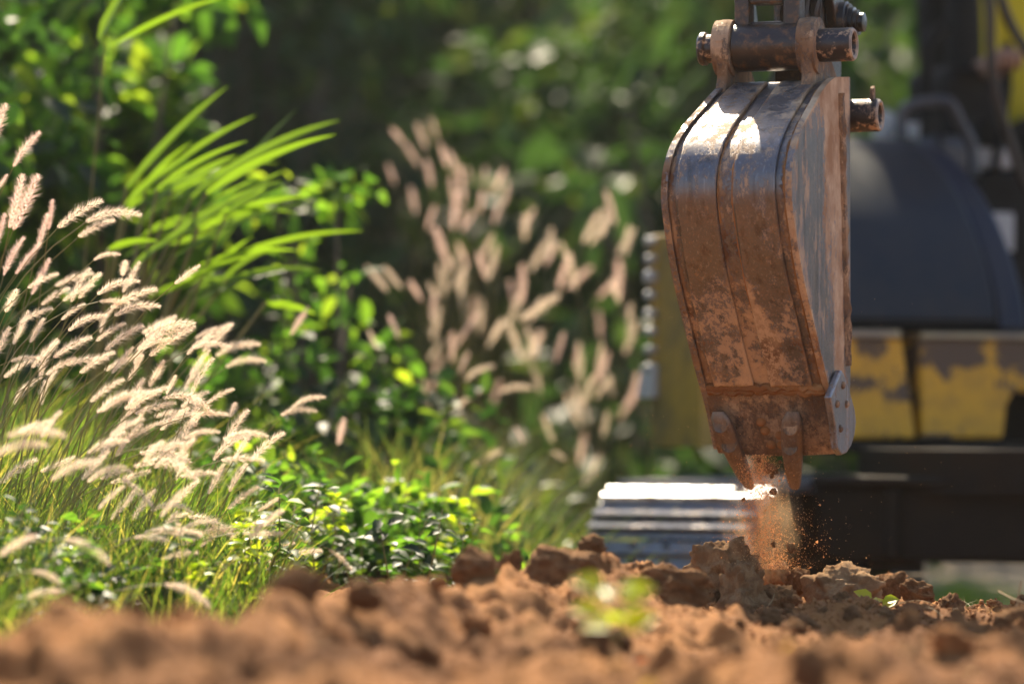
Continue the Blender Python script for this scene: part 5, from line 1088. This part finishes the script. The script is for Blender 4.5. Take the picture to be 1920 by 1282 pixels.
for m, nm, cnt, lab, grp in ((M_LITTER_Y, 'fallen_leaf', 12, 'blurred yellow fallen leaf on the dug soil', 'yellow fallen leaves'), (M_LITTER_R, 'fallen_leaf', 4, 'blurred red fallen leaf on the dug soil', 'red fallen leaves'), (M_LITTER_P, 'fallen_leaf', 10, 'bleached pale fallen leaf on the dug soil', 'bleached fallen leaves'), (M_LEAF, 'fallen_leaf', 6, 'fresh green torn leaf lying on the dug soil', 'green torn leaves')):
    rg = np.random.default_rng(cnt)
    for k in range(cnt):
        d = rnd.uniform(4.75, 5.6); u = rnd.uniform(1150, 1560) if k % 3 else rnd.uniform(1380, 1900); x = (u - CU) / FPX * d; L_ = np.array([rnd.uniform(0.018, 0.036)])
        z = gz(x, d) + 0.004; a = rnd.uniform(0, 6.3)
        V, F = leaf_verts(np.array([[0, 0, 0.0]]), np.array([[math.cos(a), math.sin(a), rnd.uniform(-0.05, 0.35)]]), L_, L_ * 0.55, rg, np.array([[0, 0, 1.0]]) + rg.normal(size=(1, 3)) * 0.3, 0.2)
        o = link(bpy.data.objects.new(nm, np_mesh('fallen_leaf', V, F, m))); o.location = (x, d, z); tag(o, lab, 'leaf', grp)
def twig(pts, r, label, m=M_STRAW):
    o = MB().tube(bez([P(*q) for q in pts], 5), r, 5).build('twig', m, None, True); return tag(o, label, 'twig')
twig([(1655, 1150, 6.85), (1690, 1130, 6.86), (1730, 1126, 6.87), (1765, 1140, 6.86)], 0.0011, 'thin pale straw arching beside the small green sprout')
twig([(1872, 1107, 6.5), (1900, 1122, 6.45), (1935, 1134, 6.4)], 0.0016, 'thin grey twig slanting over the dark red-brown soil lump')
twig([(1905, 1150, 6.4), (1911, 1110, 6.4), (1915, 1088, 6.4)], 0.0014, 'upright dry twig at the dark red-brown soil lump')
twig([(1768, 1118, 6.8), (1782, 1135, 6.8), (1790, 1150, 6.78)], 0.0012, 'short dry twig behind the large dark foreground lump')
twig([(1440, 1135, 6.8), (1448, 1125, 6.8), (1452, 1112, 6.8)], 0.0008, 'tiny straw standing on the dark crumbly wedged clod')
twig([(1560, 1165, 6.8), (1590, 1172, 6.8), (1620, 1160, 6.8), (1648, 1168, 6.8)], 0.0010, 'fine root lying under the small green sprout')
n = 260; y = rng.normal(6.8, 0.15, n); uu = rng.uniform(1560, 1900, n); x = (uu - CU) / FPX * y
grass('dry_straw', x, y, rng.uniform(0.012, 0.05, n), (0.3, 0, 0), rng.uniform(0.0008, 0.0016, n), M_STRAW, 'short dry straw and roots sticking out of the soil heap', rng, 1.2)

# ------------------------------------------------------------------ dusty air
hz, N, L, b = mat('dusty_air')
for nd in list(N):
    if nd.type != 'OUTPUT_MATERIAL': N.remove(nd)
pv = N.new('ShaderNodeVolumePrincipled'); pv.inputs['Density'].default_value = 0.0006; pv.inputs['Color'].default_value = (0.95, 0.93, 0.88, 1); pv.inputs['Anisotropy'].default_value = 0.55
L.new(pv.outputs[0], N['Material Output'].inputs['Volume'])
hb = MB().box(-160, 160, -130, 270, -3.0, 17.0); hb.v = [tuple(q) for q in hb.v]
ho = hb.build('haze', hz); tag(ho, 'thin dusty sunlit air over the whole place', 'haze', kind='stuff')
